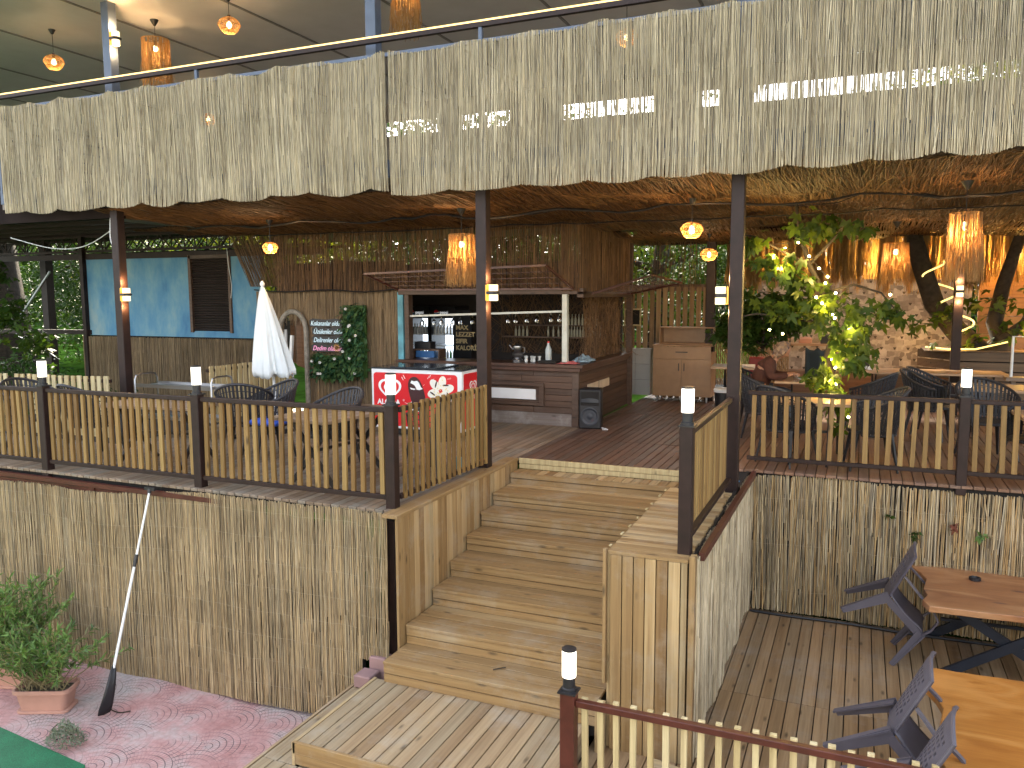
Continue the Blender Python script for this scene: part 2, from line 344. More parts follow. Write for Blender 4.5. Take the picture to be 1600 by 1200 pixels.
# ------------------------------------------------------------------ leaves
LEAF_S = (np.array([(0,0,0),(.5,.22,.06),(1,0,-.05),(.5,-.22,.06)]), [(0,1,2),(0,2,3)])
def _palm():
    pts = [(0,0)]; tips = [(-115,.45),(-60,.8),(-22,.95),(0,1.08),(22,.95),(60,.8),(115,.45)]
    tips = [(-110,.5),(-52,.85),(0,1.1),(52,.85),(110,.5)]
    out = []
    for i, (a, r) in enumerate(tips):
        if i: am = (tips[i-1][0]+a)/2; out.append((.44*cos(RAD(am)), .44*sin(RAD(am))))
        out.append((.66*r*cos(RAD(a-16)), .66*r*sin(RAD(a-16)))); out.append((r*cos(RAD(a)), r*sin(RAD(a)))); out.append((.66*r*cos(RAD(a+16)), .66*r*sin(RAD(a+16))))
    P = [(0,0,0)]+[(x, y, -.35*(x*x+y*y)*.6) for x, y in out]
    return np.array(P), [(0,i,i+1) for i in range(1, len(out))]
LEAF_P = _palm()
LEAF_L = (np.array([(0,0,0),(.35,.11,.05),(1,0,-.12),(.35,-.11,.05)]), [(0,1,2),(0,2,3)])
def leaves(name, C, size, mat, parent=None, shape=LEAF_S, droop=.3, seed=3, out=None, label=None, cat=None, kind=None):
    rg = np.random.default_rng(seed); n = len(C); C = np.asarray(C, float)
    th = rg.uniform(0, 2*pi, n); el = rg.normal(-droop, .5, n)
    x = np.stack([np.cos(th)*np.cos(el), np.sin(th)*np.cos(el), np.sin(el)], 1)
    if out is not None: x = x*.5 + out; x /= np.linalg.norm(x, axis=1)[:,None]
    up = rg.normal(0, .45, (n,3)) + [0,0,1]; y = np.cross(up, x); y /= np.linalg.norm(y, axis=1)[:,None]; z = np.cross(x, y)
    s = size*rg.uniform(.6, 1.25, n); P, T = shape; P = np.asarray(P)
    W = C[:,None,:] + s[:,None,None]*(P[None,:,0,None]*x[:,None,:] + P[None,:,1,None]*y[:,None,:] + P[None,:,2,None]*z[:,None,:])
    T = np.array(T); F = (np.arange(n)[:,None,None]*len(P) + T[None]).reshape(-1,3)
    W = W.reshape(-1,3)
    if parent is not None:
        p = parent
        while p.parent: p = p.parent
        W = W - np.array(p.location)
    return link(name, fastmesh(name, W, F, 3), mat, parent)
def blob(c, r, n, rg, clumps=14, fill=.55):
    """leaf centres in uneven clumps within an ellipsoid"""
    c = np.array(c, float); r = np.array(r, float)
    d = rg.normal(size=(clumps,3)); d /= np.linalg.norm(d, axis=1)[:,None]; cc = d*rg.uniform(.35, .95, (clumps,1))
    k = rg.integers(0, clumps, n); p = rg.normal(size=(n,3)); p /= np.linalg.norm(p, axis=1)[:,None]; p *= (rg.random((n,1))**.45)*rg.uniform(.22, fill, clumps)[k][:,None]
    return c + (cc[k]+p)*r
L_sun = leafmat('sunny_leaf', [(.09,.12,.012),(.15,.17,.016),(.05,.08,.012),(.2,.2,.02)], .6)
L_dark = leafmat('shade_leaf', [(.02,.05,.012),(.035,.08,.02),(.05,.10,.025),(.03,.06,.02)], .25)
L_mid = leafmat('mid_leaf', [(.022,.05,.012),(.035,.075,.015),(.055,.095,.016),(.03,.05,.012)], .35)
L_vine = leafmat('vine_leaf', [(.03,.06,.014),(.05,.085,.016),(.075,.105,.014),(.035,.07,.022)], .45, .4)
L_shrub = leafmat('oleander_leaf', [(.10,.18,.05),(.15,.26,.08),(.2,.33,.10),(.07,.12,.05),(.26,.24,.12)], .3)
L_sage = leafmat('grey_sage_leaf', [(.17,.21,.15),(.22,.26,.19),(.14,.16,.1)], .1)
BARK = plain('bark', (.028,.02,.014), .9, 0, .5, 14, .8)
def trunk_pts(a, b, n, w, rg):
    a = Vector(a); b = Vector(b); return [a.lerp(b, i/n) + Vector(rg.normal(0, w, 3))*(0 if i in (0,n) else 1) for i in range(n+1)]
def tree(label, base, h, r, crown_c, crown_r, n, size, mat, seed, group=None, cat='tree', name='tree', lean=(0,0), limbs=5):
    rg = np.random.default_rng(seed); t = thing(name, label, cat, base, 0, group); b = Vector(base)
    mb = MB(); topp = b + Vector((lean[0], lean[1], h)); P = trunk_pts(b, topp, 6, .04*r/.1, rg)
    mb.tube(P, [r*(1.25-.75*i/6) for i in range(7)], 10)
    for k in range(limbs):
        s = P[3+k % 4]; a = rg.uniform(0, 6.28); e = Vector(crown_c) + Vector((cos(a)*crown_r[0]*.6, sin(a)*crown_r[1]*.6, rg.uniform(-.3,.5)*crown_r[2]))
        mb.tube(trunk_pts(s, e, 4, .08, rg), [r*.45, r*.35, r*.25, r*.17, r*.08], 6)
    mb.build('trunk', BARK, t, smooth=True, world=True)
    leaves('crown', blob(crown_c, crown_r, n, rg, 26), size, mat, t, seed=seed)
    return t
# ================================================================== SETTING
def struct(mb, name, mat, **k): return tag(mb.build(name, mat, **k), kind='structure')
def boards(name, x0, x1, y0, y1, z, mat, along='y', bw=.105, gap=.009, th=.03, ends=None, seed=1, parent=None):
    rg = random.Random(seed); mb = MB()
    a0, a1 = (x0, x1) if along == 'y' else (y0, y1); L0, L1 = (y0, y1) if along == 'y' else (x0, x1)
    n = max(1, round((a1-a0)/bw)); s = (a1-a0)/n
    for i in range(n):
        p, q = a0+i*s+gap/2, a0+(i+1)*s-gap/2
        cuts = [L0] + sorted(ends if ends else []) + [L1]
        for c0, c1 in zip(cuts, cuts[1:]):
            zz = z + rg.uniform(-.0015, .0015); g = .003
            if along == 'y': mb.box(p, q, c0+g, c1-g, zz-th, zz)
            else: mb.box(c0+g, c1-g, p, q, zz-th, zz)
    return mb.build(name, mat, parent, bevel=.0025)
def m_paving():
    m, nt, b, N, L = M_new('red_stamped_concrete'); t = N('ShaderNodeTexCoord')
    # fan-shaped stamped cobbles: arcs around a brick lattice of centres
    def math(op, *a):
        n = N('ShaderNodeMath'); n.operation = op
        for i, v in enumerate(a):
            if isinstance(v, (int, float)): n.inputs[i].default_value = v
            else: L(v, n.inputs[i])
        return n.outputs[0]
    mp = N('ShaderNodeMapping'); mp.inputs['Rotation'].default_value = (0,0,.5); L(t.outputs['Object'], mp.inputs['Vector'])
    sp = N('ShaderNodeSeparateXYZ'); L(mp.outputs[0], sp.inputs[0]); R_ = .31
    row = math('FLOOR', math('DIVIDE', sp.outputs[1], R_))
    sh = math('MULTIPLY', math('MODULO', math('ABSOLUTE', row), 2.0), R_)
    xx = math('SUBTRACT', math('MULTIPLY', math('FRACT', math('DIVIDE', math('ADD', sp.outputs[0], sh), 2*R_)), 2*R_), R_)
    yy = math('MULTIPLY', math('FRACT', math('DIVIDE', sp.outputs[1], R_)), R_)
    d = math('SQRT', math('ADD', math('MULTIPLY', xx, xx), math('MULTIPLY', yy, yy)))
    rings = math('ABSOLUTE', math('SUBTRACT', math('FRACT', math('DIVIDE', d, .062)), .5))
    ri = math('FLOOR', math('DIVIDE', d, .062))
    ang = math('ARCTAN2', xx, yy)
    seg = math('ABSOLUTE', math('SUBTRACT', math('FRACT', math('MULTIPLY', math('ADD', ang, math('MULTIPLY', ri, .37)), math('ADD', math('MULTIPLY', ri, 1.6), 2.0))), .5))
    l1 = math('GREATER_THAN', rings, .43); l2 = math('GREATER_THAN', seg, .45); ln = math('MAXIMUM', l1, l2)
    n1 = N('ShaderNodeTexNoise'); n1.inputs['Scale'].default_value = 1.3; n1.inputs['Detail'].default_value = 8; n1.inputs['Roughness'].default_value = .65; L(t.outputs['Object'], n1.inputs['Vector'])
    c = ramp(nt, [(.33, (.39,.19,.18)), (.46, (.46,.27,.26)), (.56, (.44,.345,.335)), (.68, (.39,.365,.365))], n1.outputs[0])
    n2 = N('ShaderNodeTexNoise'); n2.inputs['Scale'].default_value = 22; n2.inputs['Detail'].default_value = 5; L(t.outputs['Object'], n2.inputs['Vector'])
    c = mixc(nt, c, ramp(nt, [(.3, (.7,.7,.7)), (.65, (1.1,1.1,1.1))], n2.outputs[0]), .6, 'MULTIPLY')
    n3 = N('ShaderNodeTexNoise'); n3.inputs['Scale'].default_value = 3; L(t.outputs['Object'], n3.inputs['Vector'])
    lf = math('MULTIPLY', ln, ramp(nt, [(.38, (.15,.15,.15)), (.6, (.9,.9,.9))], n3.outputs[0]))
    c = mixc(nt, c, (.10,.07,.075), lf); L(c, b.inputs['Base Color']); b.inputs['Roughness'].default_value = .8
    bp = N('ShaderNodeBump'); bp.inputs['Strength'].default_value = .5; bp.inputs['Distance'].default_value = .006; bp.invert = True; L(ln, bp.inputs['Height']); L(bp.outputs[0], b.inputs['Normal'])
    return m
EARTH = plain('earth', (.09,.075,.05), .95, 0, .4, 2, .5)
struct(MB().box(-150,150,-60,-20.5,-2.8,-2.5), 'near_ground', EARTH)
g = MB()      # terrain: low in front, rising behind the pavilion to the garden level
xs = [-160,-60,-30,-20,-12,-6,0,6,15,40,160]; ys = [-20.5,0,6.9,7.2,9,12.5,16,20,30,60,300]
def gz(x, y): return -2.5 if y < 7 else (-2.5+ (min(y,16)-7)/9*1.9 if y < 16 else -.6 + min(y-16, 40)*.03)
g.grid([[(x,y,gz(x,y)+.0) for x in xs] for y in ys][::1])
struct(g, 'ground', plain('garden_ground', (.02,.05,.008), 1, 0, .6, 1.5, .5, spec=0), rec=True)
pv = MB(); pv.box(-14,-4.2,4.2,7.4,-2.4,-2.2); struct(pv, 'pavement', m_paving(), bevel=.02)
pv2 = MB(); pv2.grid([[(x, y, -2.235) for x in (-16,-4)] for y in (1,4.2)]); 
def m_turf():
    m, nt, b, N, L = M_new('green_turf'); t = N('ShaderNodeTexCoord'); n = N('ShaderNodeTexNoise'); n.inputs['Scale'].default_value = 160; n.inputs['Detail'].default_value = 3
    L(t.outputs['Object'], n.inputs['Vector']); n2 = N('ShaderNodeTexNoise'); n2.inputs['Scale'].default_value = 5; L(t.outputs['Object'], n2.inputs['Vector'])
    c = ramp(nt, [(.3, (.0,.05,.02)), (.7, (.008,.2,.08))], n.outputs[0]); c = mixc(nt, c, ramp(nt, [(.3, (.75,.75,.75)), (.7, (1.1,1.1,1.1))], n2.outputs[0]), .7, 'MULTIPLY')
    L(c, b.inputs['Base Color']); b.inputs['Roughness'].default_value = .8
    bp = N('ShaderNodeBump'); bp.inputs['Strength'].default_value = .8; bp.inputs['Distance'].default_value = .01; L(n.outputs[0], bp.inputs['Height']); L(bp.outputs[0], b.inputs['Normal']); return m
# turf carpet in front of the paving: its back edge runs obliquely (from photo)
tf = MB(); tf.prism([(-14,2,-2.24),(-4.6,2,-2.24),(-4.9,3.4,-2.24),(-6.25,4.80,-2.24),(-7.6,4.94,-2.24),(-14,6.6,-2.24)], (0,0,.055))
struct(tf, 'artificial_turf', m_turf(), rec=True)
# upper deck: boards run away from the camera
struct_ = lambda o: tag(o, kind='structure')
struct_(boards('upper_deck', -12.5, -3.84, 6.33, 7.9, 0, W_up, 'y', .098, seed=2))
struct_(boards('upper_deck', -9.2, -3.84, 7.9, 11.7, 0, W_up, 'y', .098, seed=3, ends=[9.6]))
struct_(boards('middle_deck', -3.84, -1.5, 9.08, 16.6, 0, W_dark, 'y', .098, seed=4, ends=[10.6, 13.2]))
struct_(boards('right_deck', -1.5, 6.5, 9.44, 20, 0, W_red, 'y', .11, seed=5, ends=[12.1, 15]))
u = MB(); u.box(-12.5,-3.9,6.4,11.7,-.12,-.04); u.box(-3.9,6.5,9.5,20,-.12,-.04); u.box(-1.72,-1.15,8.3,9.5,-.12,-.04)
struct_(u.build('deck_light_block', K_dark))  # dark boxes put under the boards to block light in the gaps
# lower deck right of the stairs
struct_(boards('lower_deck', -1.9, 6.5, .5, 9.5, -1.65, W_low, 'y', .118, seed=6, ends=[5.2, 7.35]))
struct_(MB().box(-1.9,6.5,.5,9.6,-2.4,-1.69).build('lower_deck_light_block', K_dark))  # dark box added below the boards so no light comes through
# landing platform at the foot of the stairs
pl = thing('landing_platform', 'wide board platform with one lower step at the foot of the stairs', 'platform', (-2.9,5.2,-2.2))
boards('platform_boards', -3.9, -1.9, 4.82, 5.95, -1.44, W_plat, 'y', .118, seed=8, parent=pl).data.transform(Matrix.Translation((2.9,-5.2,2.2)))
f = MB(); f.box(-3.925,-1.9,4.79,4.817,-1.53,-1.437); f.box(-3.925,-1.9,4.795,4.817,-1.62,-1.534); f.build('step_front', WPX, pl, bevel=.003, world=True)
f = MB(); f.box(-3.93,-3.903,4.79,5.96,-1.53,-1.44); f.box(-3.93,-3.905,4.79,5.96,-1.63,-1.533); f.build('side_board', WPY, pl, world=True)
boards('lower_step_boards', -4.22, -1.9, 3.6, 4.79, -1.625, W_plat, 'y', .118, seed=9, parent=pl).data.transform(Matrix.Translation((2.9,-5.2,2.2)))
boards('lower_step_boards', -4.22, -3.935, 4.79, 6.25, -1.625, W_plat, 'y', .13, seed=10, parent=pl).data.transform(Matrix.Translation((2.9,-5.2,2.2)))
tag(MB().box(-4.2,-4.02,6.02,6.2,-1.62,-1.50).box(-4.16,-3.98,6.22,6.36,-1.62,-1.40).build('kerb_stones', plain('pink_stone', (.26,.16,.155), .9), bevel=.01), 'pair of small pink kerb stones wedged at the left foot of the stairs', 'stones')
tag(MB().box(-1.83,-1.768,5.9,6.0,-1.65,-1.25).build('end_board', WPZ), 'short upright pine end board at the right end of the lowest wide step', 'board')
MB().box(-4.06,-3.95,6.38,6.48,-1.5,-.11).build('steel_leg', K_brown, pl, world=True)
f = MB(); f.box(-4.25,-4.225,3.6,6.28,-2.2,-1.62); f.box(-4.2,-3.95,3.62,6.24,-2.2,-1.66); f.box(-3.9,-1.92,3.7,6.0,-2.2,-1.66); f.box(-3.9,-1.92,4.83,5.95,-1.66,-1.475); f.build('side_skirt', W_plat, pl, world=True)
# ------------------------------------------------------------------ staircase
st = thing('wooden_staircase', 'wide staircase of new pine boards rising from the platform to the upper deck', 'staircase', (-2.8,7,-1.44))
T = [(5.90,-1.245,-3.80,-1.82),(6.30,-1.06,-3.80,-1.76),(6.82,-.89,-3.80,-1.76),(7.2,-.725,-3.80,-1.76),(7.58,-.56,-3.80,-1.76),(7.95,-.40,-3.80,-1.76),(8.27,-.255,-3.80,-1.3),(8.78,-.125,-3.80,-1.3)]
rg = random.Random(4)
for i, (y, z, x0, x1) in enumerate(T):
    yn = T[i+1][0] if i < 7 else 9.05; zb = T[i-1][1] if i else -1.44
    mb = MB(); 
    if i == 7:
        n = 24; w = (x1-x0)/n
        for k in range(n): mb.box(x0+k*w+.003, x0+(k+1)*w-.003, y+.03, yn, z-.03, z+rg.uniform(-.001,.001))
        mm = WPY
    else:
        nb = 3 if yn-y < .45 else 4; w = (yn-y+.02)/nb
        for k in range(nb): mb.box(x0+(0 if k else rg.uniform(-.004,.004)), x1+rg.uniform(-.008,.008), y+k*w+.0045, y+(k+1)*w-.0045, z-.03, z+rg.uniform(-.002,.002))
        mm = WPX
    mb.build('tread', mm, st, bevel=.003, world=True)
    mb = MB(); h = z-zb; zz = z-.0315 if i != 7 else z+.001; hb = (zz-zb)/2
    y_ = y+.012 if i != 7 else y
    mb.box(x0+.001, x1-.002+rg.uniform(-.004,.004), y_, y_+.024, zz-hb+.005, zz-.002); mb.box(x0+.001, x1-.002+rg.uniform(-.004,.004), y_+.003, y_+.027, zb+.001, zz-hb-.003)
    mb.build('riser', WPX, st, bevel=.002, world=True)
mb = MB(); mb.box(-3.80,-1.3,9.05,9.078,-.06,.004); mb.box(-3.80,-1.3,9.055,9.078,-.124,-.064); mb.build('edge_beam', W_pick2, st, bevel=.003, world=True)
mb = MB(); mb.box(-3.9,-1.8,6.4,9.05,-2.3,-1.5)
for i, (y,z,x0,x1) in enumerate(T): mb.box(x0+.01, x1-.01, y+.05, 9.04, z-.3, z-.04-.004*i)
mb.build('stair_frame', K_dark, st, world=True)
# left cheek: vertical boards, with a top board
mb = MB(); y = 6.22
while y < 9.03:
    w = min(rg.uniform(.085,.125), 9.04-y); mb.box(-3.843, -3.815+rg.uniform(-.002,.002), y+.002, y+w-.002, -1.3, -.033); y += w
mb.build('side_panel', WPZ, st, bevel=.002, world=True)
mb = MB(); mb.box(-3.97,-3.805,6.2,9.05,-.03,.004); mb.build('capping_board', WPY, st, bevel=.003, world=True)
# right: boxed-in ledge
lb = thing('boxed_ledge', 'waist-high pine boxed ledge with flat board top on the right of the stairs', 'ledge', (-1.45,7,-1.65))
mb = MB(); x = -1.745
k = 0
while x < -1.14:
    w = min(rg.uniform(.078,.098), -1.135-x); mb.box(x+.004, x+w-.004, 6.0+rg.uniform(0,.003), 6.026, -1.65, -.035); x += w
mb.build('front_panel', WPZ, lb, bevel=.002, world=True)
mb = MB(); y = 6.0; x0 = -1.77
while y < 8.24:
    w = .075; mb.box(-1.765+rg.uniform(-.006,.006), -1.135+rg.uniform(-.01,.01), y+.0015, y+w-.0015, -.033, -.002+rg.uniform(-.0015,.0015)); y += w
mb.build('top_boards', WPX, lb, bevel=.002, world=True)
mb = MB(); y = 6.03
while y < 8.24: mb.box(-1.773,-1.75,y+.002,y+.09,-1.65,-.036); y += .095
mb.build('stair_side_panel', WPZ, lb, world=True)
mb = MB(); mb.box(-1.80,-1.772,5.985,6.03,-1.1,.008); mb.build('corner_batten', WPZ, lb, bevel=.003, world=True)
mb = MB(); y = 6.1
while y < 8.2: mb.box(-1.785+rg.uniform(-.004,.004),-1.768,y,y+rg.uniform(.03,.07),-.003,.006); y += rg.uniform(.2,.35)
mb.build('edge_batten', W_pick2, lb, world=True)
mb = MB(); mb.box(-1.12,-1.075,5.97,6.06,-1.65,.03); mb.build('corner_post', WPZ, lb, bevel=.003, world=True)
mb = MB(); mb.box(-1.3,-1.18,8.0,8.1,-.001,.1); mb.build('block', WPX, lb, bevel=.003, world=True)
tag(MB().bar((-1.35,5.82,-1.60),(-1.0,5.75,-1.60),.1,.06).build('timber_offcut', WPX), 'short pine offcut lying on the lower boards at the foot of the boxed ledge', 'offcut')
# ------------------------------------------------------------------ reed screens
def wav(a, l, ph=0, b=.0): return lambda u, v: a*np.sin(u*2*pi/l+ph) + a*.5*np.sin(u*2*pi/(l*.43)+1.3*ph) + b*np.sin(v*3+u)
def sag(n, a, seed):
    rg = np.random.default_rng(seed); k = rg.uniform(.55, .95, 60).cumsum(); 
    amp = rg.uniform(.4, 1.2, 61)*a
    def f(u):
        i = np.searchsorted(k, u); lo = np.where(i > 0, k[np.maximum(i-1,0)], 0); t = (u-lo)/(k[np.minimum(i,59)]-lo)
        return -amp[i]*(1-(2*t-1)**2)
    return f
s1 = sag(0, .05, 3); s2 = sag(0, .05, 5)
# top of the panels follows the balustrade, sagging between the ties
def rip(u0, d=.03): return lambda u: 0*u
TP = (-5.06)
screen('reed_screen', 'sunbleached reed matting hung along the left half of the upper floor edge', (-11.47,8.16,3.2), (1,0,0), (-.012,0,1), 6.465, 1.53, R_top, pitch=.0098, layers=2, seg=3, rr=(.0034,.0062),
    disp=wav(.035, 1.25, 1, .01), top=s1, bot=lambda u: s1(u+.2)*1.1+.02 - .03*(u>6.6), jit=.012, seed=11, loc=(-8.4,8.16,3.2), gap=.012, group='reed mats hung from the upper floor')
screen('reed_screen', 'sunbleached reed matting hung along the right half of the upper floor edge', (-4.99,8.16,3.17), (1,0,0), (0,0,1), 9.5, 1.56, R_top, pitch=.0098, layers=2, seg=3, rr=(.0034,.0062),
    disp=wav(.035, 1.45, 2.2, .01), top=lambda u: s2(u)+.03*np.clip(u/6,0,1), bot=lambda u: s2(u+.15)-.01+.07*np.clip((u-3)/3.2,0,2), jit=.012, seed=12, loc=(0,8.16,3.2), gap=.014, group='reed mats hung from the upper floor')
screen('reed_screen', 'beige reed fence panel from deck to red paving, with a long pole leaning on it', (-9.9,6.28,-2.33), (1,0,0), (0,0,1), 5.63, 2.3, R_low, pitch=.0098, layers=2, seg=4, rr=(.0033,.0060),
    disp=wav(.02, 1.9, .5), top=lambda u: -.17+.03*np.sin(u*2.1)+.22*np.clip((u-.3)/5,0,1), bot=lambda u: .0+.035*np.clip(u,0,9)+.012*np.sin(u*5), jit=.012, seed=13, loc=(-6.9,6.28,-2.3), gap=.01, wires=9)
screen('reed_screen', 'narrow strip of beige reed fence beside the dark post left of the stairs', (-4.29,6.27,-1.46), (1,0,0), (0,0,1), .33, 1.46, R_low, pitch=.0098, layers=2, seg=4, rr=(.0033,.0060),
    disp=wav(.012, .9, .5), top=lambda u: -.0*u, jit=.015, seed=14, loc=(-4.1,6.27,-1.3), gap=.01, wires=5)
screen('reed_screen', 'mixed brown reed fence under the right deck behind the plastic chairs', (-1.10,9.46,-1.63), (1,0,0), (0,0,1), 7.5, 1.6, R_right, pitch=.0120, layers=2, seg=4, rr=(.0042,.0078),
    disp=wav(.02, 1.3, .5), top=lambda u: .02*np.sin(u*2.1)-.02, jit=.015, seed=15, loc=(2,9.46,-1.6), gap=.01, tilt=.02, wires=3)
screen('reed_screen', 'pale reed fence closing the side of the boxed ledge above the lower deck', (-1.085,6.02,-1.63), (0,1,0), (0,0,1), 3.42, 1.66, R_pale, pitch=.0105, layers=2, seg=4, rr=(.004,.007),
    disp=wav(.015, 1.1, .5), top=lambda u: -.04*u/3.4-.02, jit=.02, seed=16, loc=(-1.085,7.7,-1.6), gap=.01, tilt=.012)
tag(MB().box(-1.14,-1.11,6.05,9.44,-1.64,-.02).build('fence_shade_sheet', K_dark), 'dark sheet standing in for shade behind the pale side reed fence', 'backing board')  # near-black sheet stands in for the shade between the reeds
tag(MB().box(-9.9,-4.3,6.36,6.38,-2.3,-.2).box(-1.1,6.4,9.53,9.55,-1.64,-.04).build('deck_shade_sheet', K_dark), kind='structure')  # near-black sheets put behind the reeds as shade in their gaps
tag(MB().bar((-1.05,6.1,-.0),(-1.05,9.4,-.03),.045,.06).build('steel_edge_beam', K_red), 'dark red steel angle along the top of the pale side reed fence', 'beam')
tag(MB().bar((-9.9,6.3,-.08),(-5.9,6.3,-.095),.05,.05).bar((-9.9,6.33,-.15),(-6.4,6.33,-.16),.03,.05).box(-7.85,-7.78,6.3,6.36,-.4,-.1).build('steel_edge_beam', K_red), 'dark red steel beam along the deck edge above the left reed fence', 'beam')
bc = MB(); bc.grid([[(-3.93+.03*sin(i*1.7+j), 6.5+.02*cos(j*2.1+i), -.1-i*.12) for j in range(5)] for i in range(12)])
P = [[(-3.95+.03*j, 6.48+.02*sin(j*2.1+i*1.3), -.1-i*.11) for j in range(5)] for i in range(12)]
tag(MB().grid(P).build('blue_tarpaulin', plain('blue_tarp', (.12,.25,.42), .5, 0, .6, 9), smooth=True), 'crumpled blue tarpaulin glimpsed beside the dark post left of the stairs', 'tarpaulin')
tag(MB().grid([[(-1.17+.02*j, 8.9+.04*sin(j*2.1+i*1.3), -.02-i*.11) for j in range(4)] for i in range(4)]).build('blue_tarpaulin', bpy.data.materials['blue_tarp'], smooth=True), 'scrap of blue tarpaulin behind the tall post right of the stairs', 'tarpaulin')
# ------------------------------------------------------------------ pavilion frame
pvl = thing('pavilion', 'two-storey open steel pavilion with white panel ceiling over its upper floor', 'pavilion', (-4,12,0))
M_ceil = plain('ceiling_panel', (.58,.59,.63), .55, 0, .05, 3)
mb = MB(); x = -25.97
while x < 8: mb.box(x+.012, x+1.98-.012, 7.6, 15.45, 6.0, 6.08); x += 1.98
mb.build('upper_ceiling', M_ceil, pvl, bevel=.006, world=True)
mb = MB(); x = -25.97
while x < 8: mb.box(x-.02, x+.02, 7.6, 15.2, 5.985, 6.004); x += 1.98
mb.box(-25.97,8,7.6,15.2,6.09,6.2); mb.build('ceiling_joint', plain('joint_strip', (.2,.2,.21), .5), pvl, world=True)
MB().box(-12,7,8.45,17,3.3,3.5).build('upper_floor', plain('slab', (.2,.17,.15), .8), pvl, world=True)
for a, b in (((-9.62,8.43),-.3), ((-3.97,8.43),0)):
    MB().box(a[0]-.065,a[0]+.065,a[1]-.065,a[1]+.065,b,3.35).build('post', K_brown, pvl, bevel=.006, world=True)
MB().box(-1.24,-1.11,8.43,8.56,-.35,3.35).build('post', K_brown, pvl, bevel=.006, world=True)
for x in (-9.67,-5.42,-1.17): MB().box(x-.07,x+.07,8.45,8.59,3.4,6.0).build('upper_post', K_blue, pvl, bevel=.006, world=True)
MB().box(1.36,1.50,14.95,15.09,0,3.3).build('post', K_brown, pvl, bevel=.006, world=True)
MB().box(-2.66,-2.50,15.3,15.44,0,3.1).build('post', K_brown, pvl, bevel=.006, world=True)
mb = MB(); mb.bar((-11.75,8.26,4.87),(7,8.26,4.92),.06,.05); mb.build('handrail', K_brown, pvl, world=True)
mb = MB(); mb.bar((-11.75,8.245,4.905),(7,8.245,4.955),.028,.018); mb.build('led_strip', E_led, pvl, world=True)
mb = MB(); mb.bar((-11.75,8.28,4.70),(7,8.28,4.76),.04,.04); mb.bar((-11.75,8.28,3.45),(7,8.28,3.45),.05,.2); mb.build('lower_rail', K_blue, pvl, world=True)
mb = MB()
for x in (-11.7,-7.9,-3.9,.3,4): mb.box(x-.02,x+.02,8.24,8.28,3.5,4.88)
mb.build('baluster', K_blue, pvl, world=True)
mb = MB()
for i in range(9): mb.bar((-11.75,8.3,4.6-i*.15),(-11.75,11,4.6-i*.15),.03,.03)
mb.build('side_balustrade', K_blue, pvl, world=True)
# back wall of the upper floor with a long opening under the roof
MB().box(-27,-9.5,15.3,15.4,3.4,6.0).box(-9.5,7,15.3,15.4,3.4,5.36).box(-9.5,7,15.3,15.4,5.66,6.0).box(-8.2,-7.7,15.3,15.4,5.36,5.66).box(-6.6,-5.5,15.3,15.4,5.36,5.66).box(-3.7,-2.9,15.3,15.4,5.36,5.66).box(-2.5,-1.9,15.3,15.4,5.36,5.66).box(3.4,7,15.3,15.4,5.36,5.66).build('upper_back_wall', plain('back_cladding', (.22,.2,.18), .8), pvl, world=True)
# left roof structure: dark sheets, trusses and legs
lr = thing('lean_to_frame', 'dark steel lean-to roof with lattice trusses left of the reed ceiling', 'steel frame', (-14,12,0))
mb = MB(); mb.box(-21,-10.0,8.6,15,3.42,3.46); mb.box(-12.2,-9.7,8.5,8.65,3.1,3.4); mb.build('roof_sheet', plain('dark_sheet', (.022,.015,.014), .9, 0, .4, 2, spec=.1), lr, world=True)
mb = MB()
for i in range(7):
    y = 8.9+i*.7; mb.bar((-21,y,3.36),(-9.9,y,3.36),.06,.1)
for y0 in (13.0, 14.0):
    for z in (2.98, 3.3): mb.bar((-21,y0,z),(-9.5,y0,z),.05,.05)
    for i in range(36):
        x = -21+i*.32; mb.bar((x,y0,2.98),(x+.32,y0,3.3) if i%2 else (x,y0,2.98+.32), .02,.02); mb.bar((x,y0,3.3 if i%2 else 2.98),(x+.32,y0,2.98 if i%2 else 3.3),.02,.02)
mb.bar((-21,13,2.88),(-9.5,13,2.84),.05,.12)
mb.build('truss', K_brown, lr, world=True)
for x in (-18.45,-15.9): MB().box(x-.1 if x<-17 else x-.05,x+.1 if x<-17 else x+.05,13.9 if x<-17 else 12.9,14.1 if x<-17 else 13,-1,3.3).build('post', K_brown, lr, world=True)
MB().bar((-22,13,1.16),(-15.8,13,1.2),.06,.1).build('tie_beam', K_brown, lr, world=True)
MB().bar((-18.2,13.9,2.6),(-19.7,13.9,1.2),.04,.04).tube([(-19.7,13.9,1.2),(-19.5,13.9,1.0),(-18.6,13.7,.85),(-17.7,13.6,.5)],.012,6).build('brace', plain('galvanised', (.35,.37,.38), .4, .7), lr, world=True)
# ------------------------------------------------------------------ reed ceiling, sagging rolls
rc = thing('reed_ceiling', 'sagging brown reed matting lining the underside of the upper floor', 'reed ceiling', (-3,11,3.1))
def cz(x, y): return .0
def billow(ph):
    return lambda u, v: .045*np.sin(u*2*pi/2.4+ph)*np.sin(np.clip(v,0,9)*1.9+.3) + .02*np.sin(u*5+ph) - .015*np.sin(v*7+u*2)
